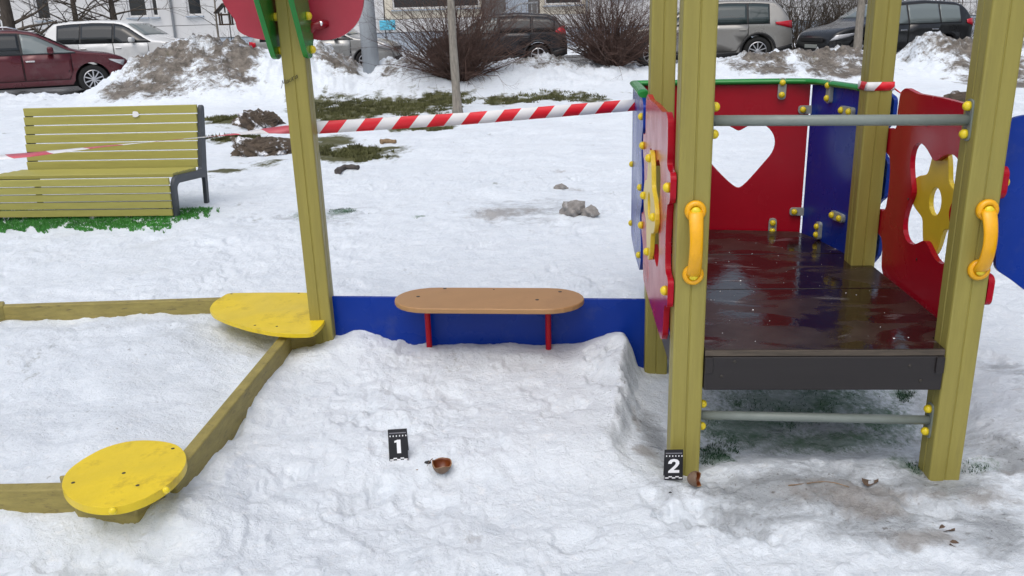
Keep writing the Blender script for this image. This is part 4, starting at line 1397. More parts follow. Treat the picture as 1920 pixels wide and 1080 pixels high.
shard('black_fragment', 802, 868, 0.014, 'black curved fragment touching the snow right behind the brown half shell', seed=4)
shard('black_fragment', 783, 893, 0.006, 'tiny black sliver on the snow in front of marker 1', seed=5)
shard('black_fragment', 1257, 924, 0.006, 'tiny black crumb on the snow in front of marker 2', seed=6)
shard('beige_crumb', 782, 881, 0.005, 'tiny beige crumb on the snow between marker 1 and the shell', m=M_stickl, seed=7)
def dryleaf(px, py, s, seed, label):
    p = settle(px, py)
    r = np.random.RandomState(seed)
    vs, fs = [], []
    n = 12
    for j in range(4):
        for k in range(n):
            t = 2 * PI * k / n
            q = j / 3 * s * (0.75 + 0.35 * r.rand())
            vs.append(p + np.array([q * math.cos(t) * 0.9, q * math.sin(t) * 0.6, s * 0.25 + (0.55 * s * (j / 3) ** 1.5) * (0.5 + 0.5 * math.sin(2.3 * t + seed)) * r.uniform(0.6, 1.3)]))
    for j in range(3):
        for k in range(n):
            k2 = (k + 1) % n
            fs.append((j * n + k, j * n + k2, (j + 1) * n + k2, (j + 1) * n + k))
    vs = np.array(vs)
    vs[:, 2] -= vs[:, 2].min() - p[2] + 0.003
    o = make('dry_leaf', vs, fs, M_leaf)
    md = o.modifiers.new('skin', 'SOLIDIFY')
    md.thickness = 0.001
    tag(o, label, 'leaf')
dryleaf(1632, 905, 0.033, 2, 'curled brown leaf on trampled snow in front of the dark deck')
dryleaf(1775, 993, 0.027, 3, 'shrivelled brown leaf beyond the darker round leaf on dirty snow')
dryleaf(1789, 1022, 0.022, 5, 'dark round crumpled leaf on dirty snow in front of the right post')
def twig_on_snow(pxs, r, m, label, name='stick', cat='stick'):
    pts = []
    for k, (a, b) in enumerate(pxs):
        g = settle(a, b)
        pts.append(g + EZ * (r * 0.6 + 0.002))
    pts = smooth_loop(pts, 4, closed=False)
    n = len(pts)
    o = tube(name, pts, [r * (1 - 0.35 * i / n) * (1 + 0.15 * math.sin(i * 1.7)) for i in range(n)], m, None, n=7)
    tag(o, label, cat)
twig_on_snow([(1478, 912), (1505, 909), (1540, 905), (1565, 907), (1592, 915)], 0.0022, M_stickl, 'thin bent twig lying on snow in front of the deck', 'twig', 'twig')
twig_on_snow([(633, 326), (645, 319), (660, 317), (672, 318)], 0.036, M_stick, 'short dark stick on the snow beside the leaning flower post')
twig_on_snow([(714, 270), (724, 268), (742, 269)], 0.036, M_stickl, 'short pale brown stick on snow near the thawed grass')
lump('earth_clod', 488, 288, (0.36, 0.25, 0.17), M_clod, 'dark earth clod half covered with snow beside the bench, lower one', 'clod', 3, rough=0.48, sub=5, dz=0.05)
lump('earth_clod', 486, 236, (0.32, 0.3, 0.22), M_clod, 'dark earth clod behind the tape, the taller one farther from the bench', 'clod', 8, rough=0.48, sub=5, dz=0.05)
lump('snow_lump', 1074, 402, (0.088, 0.08, 0.075), M_stone, 'grey dirty snow lump, the larger of two lying together', 'lump', 2, rough=0.5, sub=3, dz=0.4)
lump('snow_lump', 1108, 404, (0.062, 0.06, 0.05), M_stone, 'grey dirty snow lump, the smaller of two lying together', 'lump', 6, rough=0.5, sub=3, dz=0.4)
lump('snow_lump', 1051, 354, (0.06, 0.05, 0.03), M_stone, 'small flat grey lump alone on open snow', 'lump', 9, rough=0.5, sub=3, dz=0.3)
lump('earth_clod', 1795, 190, (0.22, 0.2, 0.12), M_clod, 'brown clod fallen at the foot of the dirty heap', 'clod', 12, rough=0.5, sub=3, dz=0.2)

# ---------------------------------------------------------------- cars
def car_paint(name, col, metal=0.3, rough=0.3, dirt=0.5):
    return mat(name, col, rough, metal=metal, coat=0.5, var=0.05, vscale=2, dirt=tuple(0.5 * c + 0.08 for c in col), dirt_amt=dirt, dirt_scale=1.3, rvar=0.08)
def make_car(name, label, loc, heading, L, W, prof, paint, belt, wheels, wr, glass_x, pillars, doors, grp, spokes=5, sill=0.24, clad=False, rails=False, glass=None, tail=None, head=None, light_front_glass=False, hood_x=0.2):
    """x forward, y left; parts are in the car's own coordinates under a rotated root."""
    t = root(name, loc, label, 'car', grp, heading, local=True)
    px = np.array([p[0] * L for p in prof])
    pz = np.array([p[1] for p in prof])
    def topz(x):
        return float(np.mean([np.interp(x + d, px, pz) for d in (-0.05, -0.025, 0, 0.025, 0.05)]))
    def plan(x):
        s = abs(x) / (L / 2)
        return W / 2 * (1 - 0.05 * s ** 3 - 0.16 * max(0, (s - 0.86) / 0.14) ** 2)
    def side(x, z):
        w = plan(x)
        if z > belt:
            w -= (z - belt) * 0.36
        else:
            w -= 0.05 * ((belt - z) / belt) ** 2 + 0.012 * max(0, 1 - abs(z - belt * 0.66) / 0.06)
        return w
    R = wr + 0.055
    def botz(x):
        b = sill + 0.10 * max(0, (abs(x) / (L / 2) - 0.8) / 0.2)
        for wx in wheels:
            if abs(x - wx) < R:
                b = max(b, wr + math.sqrt(R * R - (x - wx) ** 2))
        return b
    xs = set(np.linspace(-L / 2, L / 2, 64).tolist())
    for wx in wheels:
        for k in range(25):
            xs.add(wx - R * math.cos(PI * k / 24) * 0.9999)
    xs = sorted(xs)
    NS = 14
    vs, fs = [], []
    for x in xs:
        tz, bz = topz(x), botz(x)
        bz = min(bz, tz - 0.05)
        ring = []
        for k in range(NS):
            z = bz + (tz - 0.05 - bz) * k / (NS - 1)
            ring.append((side(x, z), z))
        w = side(x, tz)
        ring += [(w - 0.035, tz - 0.018), (w - 0.11, tz - 0.006), (w * 0.5, tz + 0.008), (0, tz + 0.012)]
        full = [(y, z) for y, z in ring] + [(-y, z) for y, z in reversed(ring[:-1])]
        for y, z in full:
            vs.append((x, y, z))
    n = 2 * (NS + 4) - 1
    for i in range(len(xs) - 1):
        for k in range(n - 1):
            fs.append((i * n + k, i * n + k + 1, (i + 1) * n + k + 1, (i + 1) * n + k))
        fs.append((i * n + n - 1, i * n, (i + 1) * n, (i + 1) * n + n - 1))
    fs.append(tuple(range(n)))
    fs.append(tuple((len(xs) - 1) * n + k for k in range(n - 1, -1, -1)))
    body = make('body', vs, fs, paint, t, smooth=True, recenter=False)
    def patch(nm, poly, off, m, parent=t, sides=(1, -1), cuts=2):
        objs = []
        for s in sides:
            v2, f2 = fill2d([poly])
            bm = bmesh.new()
            bv = [bm.verts.new((a, 0, b)) for a, b in v2]
            for q in f2:
                try: bm.faces.new([bv[i] for i in q])
                except ValueError: pass
            bmesh.ops.subdivide_edges(bm, edges=bm.edges, cuts=cuts, use_grid_fill=True)
            for v in bm.verts:
                v.co.y = s * (side(v.co.x, v.co.z) + off)
            bm.verts.index_update()
            V = [tuple(v.co) for v in bm.verts]
            Fc = [tuple(v.index for v in f.verts) for f in bm.faces]
            bm.free()
            o = make(nm, V, Fc, m, parent, smooth=True, recenter=False)
            md = o.modifiers.new('thick', 'SOLIDIFY')
            md.thickness = 0.003
            md.offset = 0
            objs.append(o)
        return objs
    def glass_poly(xa, xb, grow=0.0, n_=8):
        bot_ = belt + 0.025 - grow
        top_ = []
        for x in np.linspace(xa - grow, xb + grow, n_):
            z = topz(x) - 0.095 + grow
            top_.append((x, max(z, bot_ + 0.012)))
        return [(xb + grow, bot_), (xa - grow, bot_)] + top_
    # dark glasshouse surround, then each pane
    patch('window_surround', glass_poly(glass_x[0], glass_x[1], 0.022, 14), 0.003, M_trim)
    edges = [glass_x[0]] + pillars + [glass_x[1]]
    for k in range(len(edges) - 1):
        a, b = edges[k] + (0.025 if k else 0), edges[k + 1] - (0.025 if k < len(edges) - 2 else 0)
        g = glass or M_glass
        if light_front_glass and k == len(edges) - 2:
            g = M_glassl
        patch('side_window', glass_poly(a, b, 0, 8), 0.007, g)
    # windscreen and rear window as strips over the top surface
    def topstrip(nm, xa, xb, inset, m):
        V, Fc = [], []
        n_ = 7
        for x in np.linspace(xa, xb, n_):
            w = side(x, topz(x)) - inset
            for y in np.linspace(-w, w, 5):
                V.append((x, y, topz(x) + 0.014 + 0.004 * (1 - (y / w) ** 2)))
        for i in range(n_ - 1):
            for k in range(4):
                Fc.append((i * 5 + k, i * 5 + k + 1, (i + 1) * 5 + k + 1, (i + 1) * 5 + k))
        o = make(nm, V, Fc, m, t, smooth=True, recenter=False)
        md = o.modifiers.new('thick', 'SOLIDIFY')
        md.thickness = 0.006
        md.offset = 0
    topstrip('windscreen', hood_x * L + 0.03, glass_x[1] - 0.70, 0.06, M_glassl)
    if prof[2][1] > 1.0:
        topstrip('rear_window', -L / 2 + 0.16, -L / 2 + 0.38, 0.10, M_glass)
    # doors with seams, handles
    for (xa, xb) in doors:
        def dpoly(g):
            zb = sill + 0.13 - g
            pts = []
            for x in np.linspace(xa - g, xb + g, 12):
                z = zb
                for wx in wheels:
                    if abs(x - wx) < R + 0.07 + g:
                        z = max(z, wr + math.sqrt(max(0, (R + 0.07) ** 2 - (x - wx) ** 2)))
                pts.append((x, z))
            return pts + [(xb + g, belt - 0.005), (xa - g, belt - 0.005)]
        patch('door_seam', dpoly(0.012), 0.002, M_seam)
        ds = patch('door', dpoly(0.0), 0.005, paint)
        for s, d in zip((1, -1), ds):
            hx = xa + 0.14
            yy = s * (side(hx, belt - 0.14) + 0.012)
            v, f = box_vf((hx, yy, belt - 0.14), (0.19, 0.03, 0.035))
            make('handle', v, f, M_chrome if not clad else paint, d, recenter=False, bevel=0.01)
    # cladding, bumpers
    if clad:
        pts = [(x, sill - 0.02) for x in np.linspace(-L / 2 + 0.12, L / 2 - 0.12, 3)]
        for wx in wheels:
            arc_o = [(wx + (R + 0.065) * math.cos(a), wr + (R + 0.065) * math.sin(a)) for a in np.linspace(-0.25, PI + 0.25, 19)]
            arc_i = [(wx + R * math.cos(a), wr + R * math.sin(a)) for a in np.linspace(PI + 0.1, -0.1, 19)]
            patch('arch_cladding', arc_o + arc_i, 0.010, M_trim, cuts=0)
        a, b = wheels[0] + R + 0.03, wheels[1] - R - 0.03
        patch('sill_cladding', [(a, sill - 0.01), (b, sill - 0.01), (b, sill + 0.11), (a, sill + 0.11)], 0.012, M_trim)
    patch('rear_bumper', [(-L / 2 + 0.0, sill + 0.12), (wheels[0] - R - 0.02, sill + 0.02), (wheels[0] - R - 0.02, sill + 0.20), (-L / 2 + 0.01, sill + 0.30)], 0.009, M_trim if clad else paint)
    if tail:
        patch('tail_light', tail, 0.014, M_tail)
    if head:
        patch('head_light', head, 0.012, M_head)
    # nose: grille, number plate
    fx = L / 2
    for (y0, y1, z0, z1, m, nm) in ((-0.48, 0.48, 0.60, 0.70, M_trim, 'grille'), (-0.6, 0.6, 0.30, 0.42, M_trim, 'air_intake'), (-0.26, 0.26, 0.44, 0.53, M_plate, 'number_plate')):
        v, f = box_vf((fx + 0.005, (y0 + y1) / 2, (z0 + z1) / 2), (0.05, y1 - y0, z1 - z0))
        make(nm, v, f, m, t, recenter=False, bevel=0.01)
    # mirrors
    for s in (1, -1):
        mx_ = glass_x[1] - 0.50
        v, f = box_vf((mx_, s * (side(mx_, belt) + 0.10), belt + 0.09), (0.13, 0.22, 0.15))
        make('wing_mirror', v, f, paint, t, recenter=False, bevel=0.045, segs=3)
    if rails:
        for s in (1, -1):
            xsr = np.linspace(glass_x[0] + 0.35, glass_x[1] - 1.05, 8)
            pth = [(x, s * (side(x, topz(x)) - 0.07), topz(x) + 0.055 - 0.045 * (1 if i in (0, 7) else 0)) for i, x in enumerate(xsr)]
            v, f = tube_vf(pth, 0.018, 8)
            make('roof_rail', v, f, M_trim if clad else M_chrome, t, smooth=True, recenter=False)
    # wheels
    for wx in wheels:
        for s in (1, -1):
            yo = W / 2 - 0.035
            prof_t = [(wr * 0.64, -0.2), (wr * 0.95, -0.2), (wr, -0.16), (wr, -0.04), (wr * 0.96, -0.005), (wr * 0.78, 0.0), (wr * 0.66, -0.012), (wr * 0.62, -0.06), (wr * 0.2, -0.07)]
            v, f = lathe_vf(prof_t, (wx, s * yo, wr), (0, s, 0), 32)
            wh = make('wheel', v, f, M_tyre, t, smooth=True, recenter=False)
            V, Fc = [], []
            ro = wr * 0.66
            v, f = lathe_vf([(ro, -0.012), (ro * 0.93, -0.004), (ro * 0.90, -0.02), (ro * 0.92, -0.05)], (wx, s * yo, wr), (0, s, 0), 32)
            f = f[:-2]
            V += v; Fc += f
            for k in range(spokes):
                a = 2 * PI * k / spokes + 0.3
                d = np.array([math.cos(a), 0, math.sin(a)])
                e = np.array([-math.sin(a), 0, math.cos(a)])
                c = np.array([wx, s * (yo - 0.012), wr]) + d * ro * 0.5
                v, f = box_vf(c, (ro * 0.95, 0.045 if spokes < 8 else 0.026, 0.02), axes=(d, e, np.array([0, 1.0, 0])))
                b0 = len(V); V += v; Fc += [tuple(i + b0 for i in q) for q in f]
            v, f = lathe_vf([(ro * 0.22, -0.03), (ro * 0.22, -0.002), (ro * 0.12, 0.004)], (wx, s * yo, wr), (0, s, 0), 16)
            b0 = len(V); V += v; Fc += [tuple(i + b0 for i in q) for q in f]
            make('rim', V, Fc, M_rim, wh, recenter=False)
    # dark underbody so that nothing shows through the arches
    v, f = box_vf((0, 0, 0.40), (L * 0.86, W * 0.74, 0.42))
    make('underbody', v, f, M_seam, t, recenter=False)
    return t
SUV = [(-0.5, 0.62), (-0.497, 0.90), (-0.485, 1.08), (-0.43, 1.50), (-0.40, 1.62), (-0.30, 1.67), (-0.12, 1.69), (0.02, 1.66), (0.08, 1.60), (0.235, 1.14), (0.27, 1.09), (0.40, 1.01), (0.465, 0.92), (0.492, 0.78), (0.5, 0.56)]
WAG = [(-0.5, 0.56), (-0.495, 0.85), (-0.47, 1.00), (-0.40, 1.38), (-0.36, 1.45), (-0.20, 1.49), (-0.02, 1.48), (0.06, 1.42), (0.22, 1.03), (0.26, 0.98), (0.40, 0.90), (0.46, 0.81), (0.49, 0.68), (0.5, 0.5)]
HAT = [(-0.5, 0.58), (-0.495, 0.90), (-0.47, 1.08), (-0.415, 1.40), (-0.36, 1.49), (-0.15, 1.55), (0.02, 1.52), (0.08, 1.46), (0.24, 1.06), (0.28, 1.01), (0.41, 0.92), (0.465, 0.82), (0.49, 0.70), (0.5, 0.5)]
GRP = 'cars parked along the building'
RZD = 0.12
def base_at(px, Y):
    d = ray(px, 100)
    return float(d[0] / d[1] * Y)
paint_red = car_paint('maroon_paint', (0.085, 0.006, 0.012))
paint_white = car_paint('white_paint', (0.72, 0.73, 0.73), 0.0)
paint_silver = car_paint('silver_paint', (0.36, 0.36, 0.35), 0.5)
paint_dark = car_paint('dark_slate_paint', (0.014, 0.017, 0.022), 0.3)
paint_kod = car_paint('grey_beige_paint', (0.31, 0.30, 0.28), 0.45)
paint_black = car_paint('black_paint', (0.011, 0.012, 0.014), 0.3)
# maroon estate, angled away
hd = math.radians(30)
L = 4.45
make_car('estate_car', 'maroon estate car with dark windows parked beside the dirty heap', (base_at(85, 20.6) - 0.52, 20.6, 0.10), hd, L, 1.8, WAG, paint_red, 0.93, (-1.33, 1.33), 0.33, (-1.85, 1.02), [-1.05, -0.05], [(-1.05, -0.08), (-0.05, 0.92)], GRP, spokes=10, rails=True, light_front_glass=True,
         tail=[(-2.2, 0.72), (-1.95, 0.78), (-1.95, 0.92), (-2.18, 0.95)], head=[(2.0, 0.62), (1.75, 0.74), (1.7, 0.78), (2.05, 0.74)])
L = 4.7
make_car('suv', 'white sport utility vehicle parked behind the dirty heap', (base_at(242, 27.4), 27.4, RZD), math.radians(-4), L, 1.84, SUV, paint_white, 1.02, (-1.35, 1.38), 0.36, (-1.72, 1.15), [-1.0, 0.02], [(-1.05, 0.0), (0.03, 1.08)], GRP, spokes=5,
         tail=[(-2.33, 0.85), (-2.0, 0.95), (-2.0, 1.05), (-2.3, 1.1)], head=[(2.2, 0.7), (1.85, 0.82), (1.85, 0.9), (2.15, 0.86)])
L = 4.35
make_car('sedan', 'silver car with its nose behind the grey lamp pole', (base_at(748, 27.0) - L / 2, 27.0, RZD), math.radians(-3), L, 1.75, WAG, paint_silver, 0.93, (-1.33, 1.33), 0.31, (-1.75, 1.0), [-0.95, -0.02], [(-1.0, -0.04), (-0.01, 0.92)], GRP, spokes=7,
         tail=[(-2.15, 0.72), (-1.9, 0.78), (-1.9, 0.92), (-2.13, 0.95)], head=[(2.12, 0.60), (1.70, 0.70), (1.62, 0.79), (2.0, 0.80)])
L = 4.15
make_car('hatchback', 'dark slate hatchback with red tail light between two brown bushes', (base_at(1062, 26.8) - L / 2, 26.8, RZD), math.radians(180 - 2), L, 1.75, HAT, paint_dark, 0.98, (-1.22, 1.32), 0.33, (-1.70, 1.02), [-1.05, -0.08], [(-1.0, -0.1), (-0.07, 0.92)], GRP, spokes=5, clad=True, light_front_glass=True,
         tail=[(-2.06, 0.86), (-1.72, 0.98), (-1.78, 1.08), (-2.0, 1.16)], head=[(2.0, 0.62), (1.7, 0.72), (1.65, 0.8), (2.0, 0.76)])
L = 4.68
make_car('suv', 'grey beige sport utility vehicle with black wheel arches and red tail light', (base_at(1468, 24.6) - L / 2, 24.6, RZD), math.radians(180 - 3), L, 1.86, SUV, paint_kod, 1.06, (-1.40, 1.40), 0.37, (-1.66, 1.15), [-1.10, 0.0], [(-1.12, -0.02), (0.02, 1.05)], GRP, spokes=10, clad=True, rails=True, glass=mat('green_car_glass', (0.025, 0.04, 0.04), 0.05, spec=0.8),
         tail=[(-2.3, 0.93), (-1.85, 1.04), (-1.82, 1.10), (-2.28, 1.14)], head=[(2.2, 0.7), (1.85, 0.82), (1.85, 0.9), (2.15, 0.86)])
L = 4.3
make_car('crossover_car', 'black car with chrome roof rails parked behind the dirty snow heap', (base_at(1530, 22.6) + L / 2 * 0.95, 23.4, RZD), math.radians(180 + 14), L, 1.76, HAT, paint_black, 0.96, (-1.25, 1.32), 0.32, (-1.62, 1.02), [-1.0, -0.05], [(-0.98, -0.07), (-0.04, 0.92)], GRP, spokes=7, rails=True, glass=M_glassl,
         tail=[(-2.1, 0.86), (-1.8, 0.95), (-1.8, 1.04), (-2.05, 1.08)], head=[(2.12, 0.62), (1.55, 0.74), (1.45, 0.81), (2.0, 0.76)])

# ---------------------------------------------------------------- lamp pole, trees, bushes
def pole():
    p = atY(697, 131, 18.4)
    z0 = hz(p[0], 18.4) - 0.3
    t = root('lamp_pole', (p[0], 18.4, z0), 'grey steel lamp pole standing in the snow before the silver car', 'pole')
    v, f = lathe_vf([(0.178, 0), (0.172, 1.5), (0.165, 3.0), (0.12, 3.2), (0.10, 7.5)], (p[0], 18.4, z0), (-0.012, 0, 1), 24)
    make('shaft', v, f, M_pole, t, smooth=True)
    v, f = tube_vf([(p[0] - 0.09, 18.4, z0 + 7.4), (p[0] - 0.09, 18.1, z0 + 8.0), (p[0] - 0.09, 17.2, z0 + 8.3)], 0.04, 8)
    make('arm', v, f, M_pole, t, smooth=True)
    box('lamp_head', (p[0] - 0.09, 17.0, z0 + 8.32), (0.2, 0.6, 0.12), M_pole, t, bevel=0.03)
pole()

class Twigs:
    def __init__(s, seed):
        s.r = random.Random(seed); s.lines = {}
    def seg(s, pts, rads):
        s.lines.setdefault(len(pts), []).append((pts, rads))
    def data(s):
        V, Fc, b0 = [], [], 0
        for n, ls in s.lines.items():
            P = np.array([l[0] for l in ls], float)
            Rr = np.array([l[1] for l in ls], float)
            T = np.gradient(P, axis=1)
            T /= np.linalg.norm(T, axis=2, keepdims=True) + 1e-9
            a = np.cross(T, np.array([0.31, 0.93, 0.2]))
            a /= np.linalg.norm(a, axis=2, keepdims=True) + 1e-9
            b = np.cross(T, a)
            ring = np.stack([P + Rr[..., None] * (a * math.cos(t) + b * math.sin(t)) for t in (0, 2.094, 4.189)], 2)
            m = len(ls)
            V.append(ring.reshape(-1, 3))
            idx = np.arange(m * n * 3).reshape(m, n, 3) + b0
            for k in range(3):
                k2 = (k + 1) % 3
                Fc.append(np.stack([idx[:, :-1, k], idx[:, :-1, k2], idx[:, 1:, k2], idx[:, 1:, k]], -1).reshape(-1, 4))
            b0 += m * n * 3
        return np.concatenate(V), np.concatenate(Fc)
    def build(s, name, material, parent=None):
        V, Fc = s.data()
        org = np.array([V[:, 0].mean(), V[:, 1].mean(), V[:, 2].min()])
        me = bpy.data.meshes.new(name)
        me.vertices.add(len(V))
        me.vertices.foreach_set('co', (V - org).astype(np.float32).ravel())
        me.loops.add(Fc.size)
        me.loops.foreach_set('vertex_index', Fc.ravel().astype(np.int32))
        me.polygons.add(len(Fc))
        me.polygons.foreach_set('loop_start', np.arange(0, Fc.size, 4, dtype=np.int32))
        me.polygons.foreach_set('loop_total', np.full(len(Fc), 4, dtype=np.int32))
        me.update()
        me.materials.append(material)
        o = bpy.data.objects.new(name, me)
        o.location = org
        return link(o, parent)
    def grow(s, p, d, length, rad, level, curl=0.25, kids=3, grav=0.05, up=0.0):
        r = s.r
        n = 5 if level else 4
        pts, rads = [p], [rad]
        d = np.array(d, float)
        for i in range(n):
            d = d + np.array([r.gauss(0, curl), r.gauss(0, curl), r.gauss(0, curl) * 0.6 + up - grav]) * 0.5
            d /= np.linalg.norm(d)
            p = p + d * length / n
            pts.append(p)
            rads.append(rad * (1 - 0.72 * (i + 1) / n))
        s.seg(pts, rads)
        if level > 0:
            for k in range(kids):
                i = r.randint(1, n)
                e = d + np.array([r.gauss(0, 0.75), r.gauss(0, 0.75), r.gauss(0.15, 0.5)])
                e /= np.linalg.norm(e)
                s.grow(pts[i], e, length * r.uniform(0.35, 0.65), max(rads[i] * 0.7, 0.0015), level - 1, curl, kids, grav, up)
def bush(px, py, Y, hgt, wid, nst, seed, label, material, rad=0.008, level=2, kids=4, tilt=0.55, depth=0.7, spread0=0.16, min_r=0.0045):
    g = atY(px, py, Y)
    z0 = hz(g[0], Y) - 0.08
    T = Twigs(seed)
    r = T.r
    for k in range(nst):
        a = r.uniform(0, 2 * PI)
        q = math.sqrt(r.random())
        tl_ = tilt * q * 1.25
        d = np.array([math.cos(a) * math.sin(tl_) * wid, math.sin(a) * math.sin(tl_) * depth, math.cos(tl_)])
        d /= np.linalg.norm(d)
        p = np.array([g[0] + math.cos(a) * q * spread0 * wid, Y + math.sin(a) * q * spread0 * wid, z0])
        T.grow(p, d, hgt * r.uniform(0.35, 1.2) * (1 - 0.15 * q), rad * r.uniform(0.6, 1.2), level, 0.40, kids, 0.015)
    o = T.build('bush', material)
    tag(o, label, 'bush')
bush(862, 165, 17.6, 2.0, 0.85, 250, 11, 'bare reddish brown bush behind the slim tree trunk', M_twig, rad=0.014, kids=3, tilt=0.85, level=3)
bush(1150, 148, 18.8, 1.8, 1.1, 270, 12, 'bare brown bush beside the rear of the dark hatchback', M_twig, rad=0.014, kids=3, tilt=0.8, level=3)
bush(1500, 92, 30.5, 3.6, 1.3, 130, 13, 'tall dense brown thicket behind the grey beige vehicle', M_twig2, rad=0.02, kids=5, tilt=0.55, spread0=0.6)
bush(1610, 80, 31.0, 3.2, 1.3, 110, 14, 'tall brown thicket behind the front of the black car', M_twig2, rad=0.02, kids=5, tilt=0.55, spread0=0.6)
bush(1800, 60, 33.0, 3.0, 1.5, 90, 15, 'brown thicket behind the roof of the black car', M_twig2, rad=0.02, kids=5, tilt=0.55, spread0=0.7)
bush(420, 80, 31.5, 1.5, 1.2, 26, 16, 'sparse thin shrub in front of the white wall below the bird feeder', M_twig2, rad=0.012, kids=4, tilt=0.6)

def tree(px, py, Y, r0, r1, lean, label, trunk_m, twig_m, seed, height=5.5, limb_from=2.4, nl=14, low=False, limb_len=1.8):
    g = atY(px, py, Y)
    z0 = hz(g[0], Y) - 0.12
    t = root('bare_tree', (g[0], Y, z0), label, 'tree')
    r = random.Random(seed)
    pts, rads = [], []
    n = 26
    for i in range(n + 1):
        s = i / n
        pts.append(np.array([g[0] + lean * s * height + 0.015 * math.sin(s * 9 + seed), Y + 0.02 * math.cos(s * 7 + seed), z0 + height * s]))
        flare = 0.5 * max(0, 1 - s * height / 0.35) ** 2
        rads.append((r0 * (1 + flare)) * (1 - s) + r1 * s * 0.5 + 0.003 * math.sin(i * 2.1))
    v, f = tube_vf(pts, rads, 14)
    make('trunk', v, f, trunk_m, t, smooth=True)
    T = Twigs(seed)
    for k in range(nl):
        s = r.uniform(limb_from / height, 0.98)
        i = int(s * n)
        a = r.uniform(0, 2 * PI)
        d = np.array([math.cos(a), math.sin(a), r.uniform(0.2, 0.9)])
        T.grow(pts[i], d / np.linalg.norm(d), limb_len * r.uniform(0.6, 1.2), rads[i] * 0.4, 3 if not low else 3, 0.25, 3, 0.03)
    T.build('crown', twig_m, t)
    return t
tree(857, 214, 13.9, 0.072, 0.05, 0.0, 'slim pale tree trunk rising from the thawed grass', M_bark, M_twig2, 21, 6.0, 3.0)
tree(1607, 103, 21.0, 0.105, 0.08, 0.004, 'slim rough tree trunk in front of the black car', M_bark, M_twig2, 22, 6.0, 3.0)
tree(18, 62, 30.5, 0.24, 0.16, 0.004, 'thick dark tree trunk behind the maroon car', M_barkd, M_twig2, 23, 6.0, 1.0, 22, True, 2.2)
tree(225, 90, 31.5, 0.13, 0.09, -0.02, 'dark spreading bare tree behind the roof of the white vehicle', M_barkd, M_twig2, 24, 5.0, 1.1, 34, True, 2.4)
tree(150, 90, 32.0, 0.12, 0.09, 0.02, 'dark bare tree between the maroon and white cars', M_barkd, M_twig2, 25, 5.0, 1.2, 26, True, 2.0)
tree(411, 80, 31.0, 0.045, 0.03, 0.01, 'thin sapling that holds the brown bird feeder', M_bark, M_twig2, 26, 4.2, 1.7, 12, True, 1.2)
# bird feeder
def feeder():
    p = atY(425, 47, 30.88)
    t = root('bird_feeder', tuple(p), 'brown wooden bird feeder with a pitched roof on a sapling', 'feeder')
    w, d = 0.42, 0.3
    box('floor', p + EZ * 0.02, (w, d, 0.05), M_feeder, t)
    box('rail', p + EZ * 0.34 + np.array([0, -d / 2, 0]), (w, 0.04, 0.06), M_feeder, t)
    for sx in (-1, 1):
        for sy in (-1, 1):
            box('upright', p + np.array([sx * (w / 2 - 0.03), sy * (d / 2 - 0.03), 0.22]), (0.05, 0.05, 0.40), M_feeder, t)
    for s in (-1, 1):
        ax = np.array([math.cos(0.75), 0, -s * math.sin(0.75)])
        box('roof_board', p + np.array([s * 0.16, 0, 0.55]), (0.46, 0.46, 0.035), M_feeder, t, axes=(ax, np.array([0, 1.0, 0]), np.cross(ax, [0, 1.0, 0])))
    tube('gable_post', [p + EZ * 0.4, p + EZ * 0.72], 0.025, M_feeder, t, n=8)
feeder()

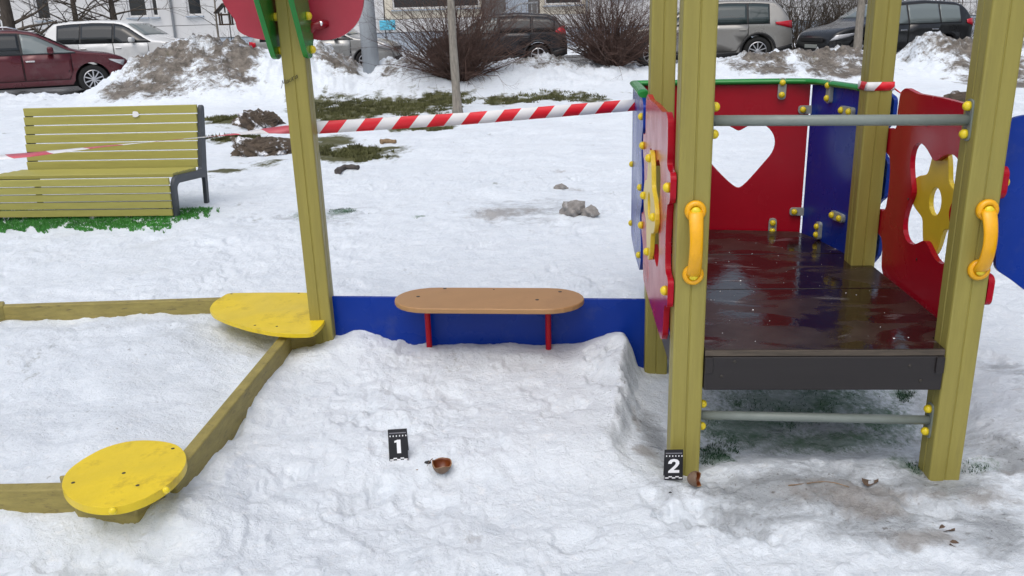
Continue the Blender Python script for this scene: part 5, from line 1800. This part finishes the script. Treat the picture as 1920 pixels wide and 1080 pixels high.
# ---------------------------------------------------------------- apartment block behind
YB = 40.0
bl = root('apartment_block', (-8, YB, 0), 'white panelled apartment block with blue plinth behind the parked cars', 'building')
def bz(py, px=600): return float(atY(px, py, YB)[2])
def bxx(px): return float(atY(px, 50, YB)[0])
box('wall_core', (-8, YB + 0.75, 4.6), (62, 1.0, 9.4), M_joint, bl, bevel=0)
Z0, Z1, Z2, Z3 = 0.1, 1.05, 1.62, 4.6
edges = [-39, -34.5, -30, -26, bxx(62), bxx(215), bxx(325), bxx(430), bxx(560), bxx(722), bxx(905), bxx(1012), bxx(1105), bxx(1240), bxx(1400), bxx(1600), bxx(1800), 23]
wins = {4: [(70, 98)], 5: [(243, 279), (287, 300)], 6: [(354, 382)], 9: [(738, 905)], 11: [(1022, 1092)]}
jt = 0.025
for i in range(len(edges) - 1):
    x0, x1 = edges[i] + jt, edges[i + 1] - jt
    if i == 10:
        continue
    cx = (x0 + x1) / 2
    box('plinth_panel', (cx, YB + 0.19, (Z0 + Z1) / 2 - 0.2), (x1 - x0, 0.16, Z1 - Z0 + 0.4), M_plinth, bl, bevel=0.01)
    m = M_panel
    box('wall_panel', (cx, YB + 0.16, (Z1 + Z2) / 2 + 0.012), (x1 - x0, 0.2, Z2 - Z1 - 0.025), m, bl, bevel=0.01)
    ws_ = [(bxx(a), bxx(b)) for a, b in wins.get(i, [])] or [(cx - 0.7, cx + 0.7)]
    zw0 = 2.05 if i in wins else 2.3
    zw1 = zw0 + 1.45
    loops = [[(x0, Z2 + 0.02), (x1, Z2 + 0.02), (x1, Z3), (x0, Z3)]]
    for a, b in ws_:
        a, b = max(a, x0 + 0.08), min(b, x1 - 0.08)
        loops.append([(a, zw0), (b, zw0), (b, zw1), (a, zw1)])
    mm = M_cream if i in (9, 11) else M_panel
    plate('wall_panel', loops, (0, YB + 0.06, 0), (1, 0, 0), (0, 0, 1), 0.2, mm, bl, bevel=0.008, N=(0, 1, 0))
    for a, b in ws_:
        a, b = max(a, x0 + 0.08), min(b, x1 - 0.08)
        wf = plate('window', [[(a, zw0), (b, zw0), (b, zw1), (a, zw1)], [(a + 0.07, zw0 + 0.07), (b - 0.07, zw0 + 0.07), (b - 0.07, zw1 - 0.07), (a + 0.07, zw1 - 0.07)]], (0, YB + 0.14, 0), (1, 0, 0), (0, 0, 1), 0.07, M_frame, bl, bevel=0.006, N=(0, 1, 0))
        box('pane', ((a + b) / 2, YB + 0.19, (zw0 + zw1) / 2), (b - a - 0.1, 0.02, zw1 - zw0 - 0.1), M_winglass, wf, bevel=0)
        box('sill', ((a + b) / 2, YB + 0.03, zw0 - 0.05), (b - a + 0.12, 0.22, 0.06), M_plinth, wf, bevel=0.008)
    box('wall_panel', (cx, YB + 0.16, (Z3 + 9.2) / 2 + 0.02), (x1 - x0, 0.2, 9.2 - Z3 - 0.02), m, bl, bevel=0.01)
# azure tile by the window
box('azure_panel', ((bxx(712) + bxx(741)) / 2, YB + 0.03, (bz(38, 726) + bz(56, 726)) / 2), (bxx(741) - bxx(712), 0.06, bz(38, 726) - bz(56, 726)), M_azure, bl, bevel=0.004)
# entrance recess with door and stair
xa, xb = edges[10] + 0.1, edges[11] - 0.1
box('entrance_wall', ((xa + xb) / 2, YB + 0.22, 2.4), (xb - xa + 0.15, 0.06, 5.0), M_door, bl, bevel=0)
box('entrance_door', (xa + (xb - xa) * 0.62, YB + 0.16, 2.15), (1.0, 0.06, 2.1), M_plinth, bl, bevel=0.01)
for k in range(7):
    box('stair_step', (xa - 0.4 + k * 0.3, YB - 0.75, 0.05 + 0.075 * (k + 1)), (0.3 - 0.004, 1.3, 0.15 * (k + 1)), M_plinth, bl, bevel=0.01)
box('landing', ((xa + 1.6 + xb + 0.1) / 2, YB - 0.75, 0.6), (xb + 0.1 - xa - 1.6, 1.3, 1.1), M_plinth, bl, bevel=0.01)
for yy in (YB - 1.35,):
    pr = tube('stair_rail', [(xa - 0.5, yy, 1.1), (xa + 1.6, yy, 2.1), (xb, yy, 2.15)], 0.04, M_rail, bl, n=8)
    tube('stair_rail', [(xa - 0.5, yy, 0.7), (xa + 1.6, yy, 1.6), (xb, yy, 1.65)], 0.03, M_rail, bl, n=8)
    for k in range(13):
        x = xa - 0.45 + k * (xb - xa + 0.4) / 12
        zt = np.interp(x, [xa - 0.5, xa + 1.6, xb], [1.1, 2.1, 2.15])
        zb = max(0.1, np.interp(x, [xa - 0.5, xa + 1.6, xb], [0.2, 1.1, 1.1]))
        tube('baluster', [(x, yy, zb - 0.1), (x, yy, zt)], 0.022, M_rail, bl, n=6)
# drain pipes
for px in (326, 1100):
    x = bxx(px)
    tube('drain_pipe', [(x, YB - 0.02, 0.2), (x, YB - 0.02, 9.0)], 0.055, M_rail, bl, n=10)
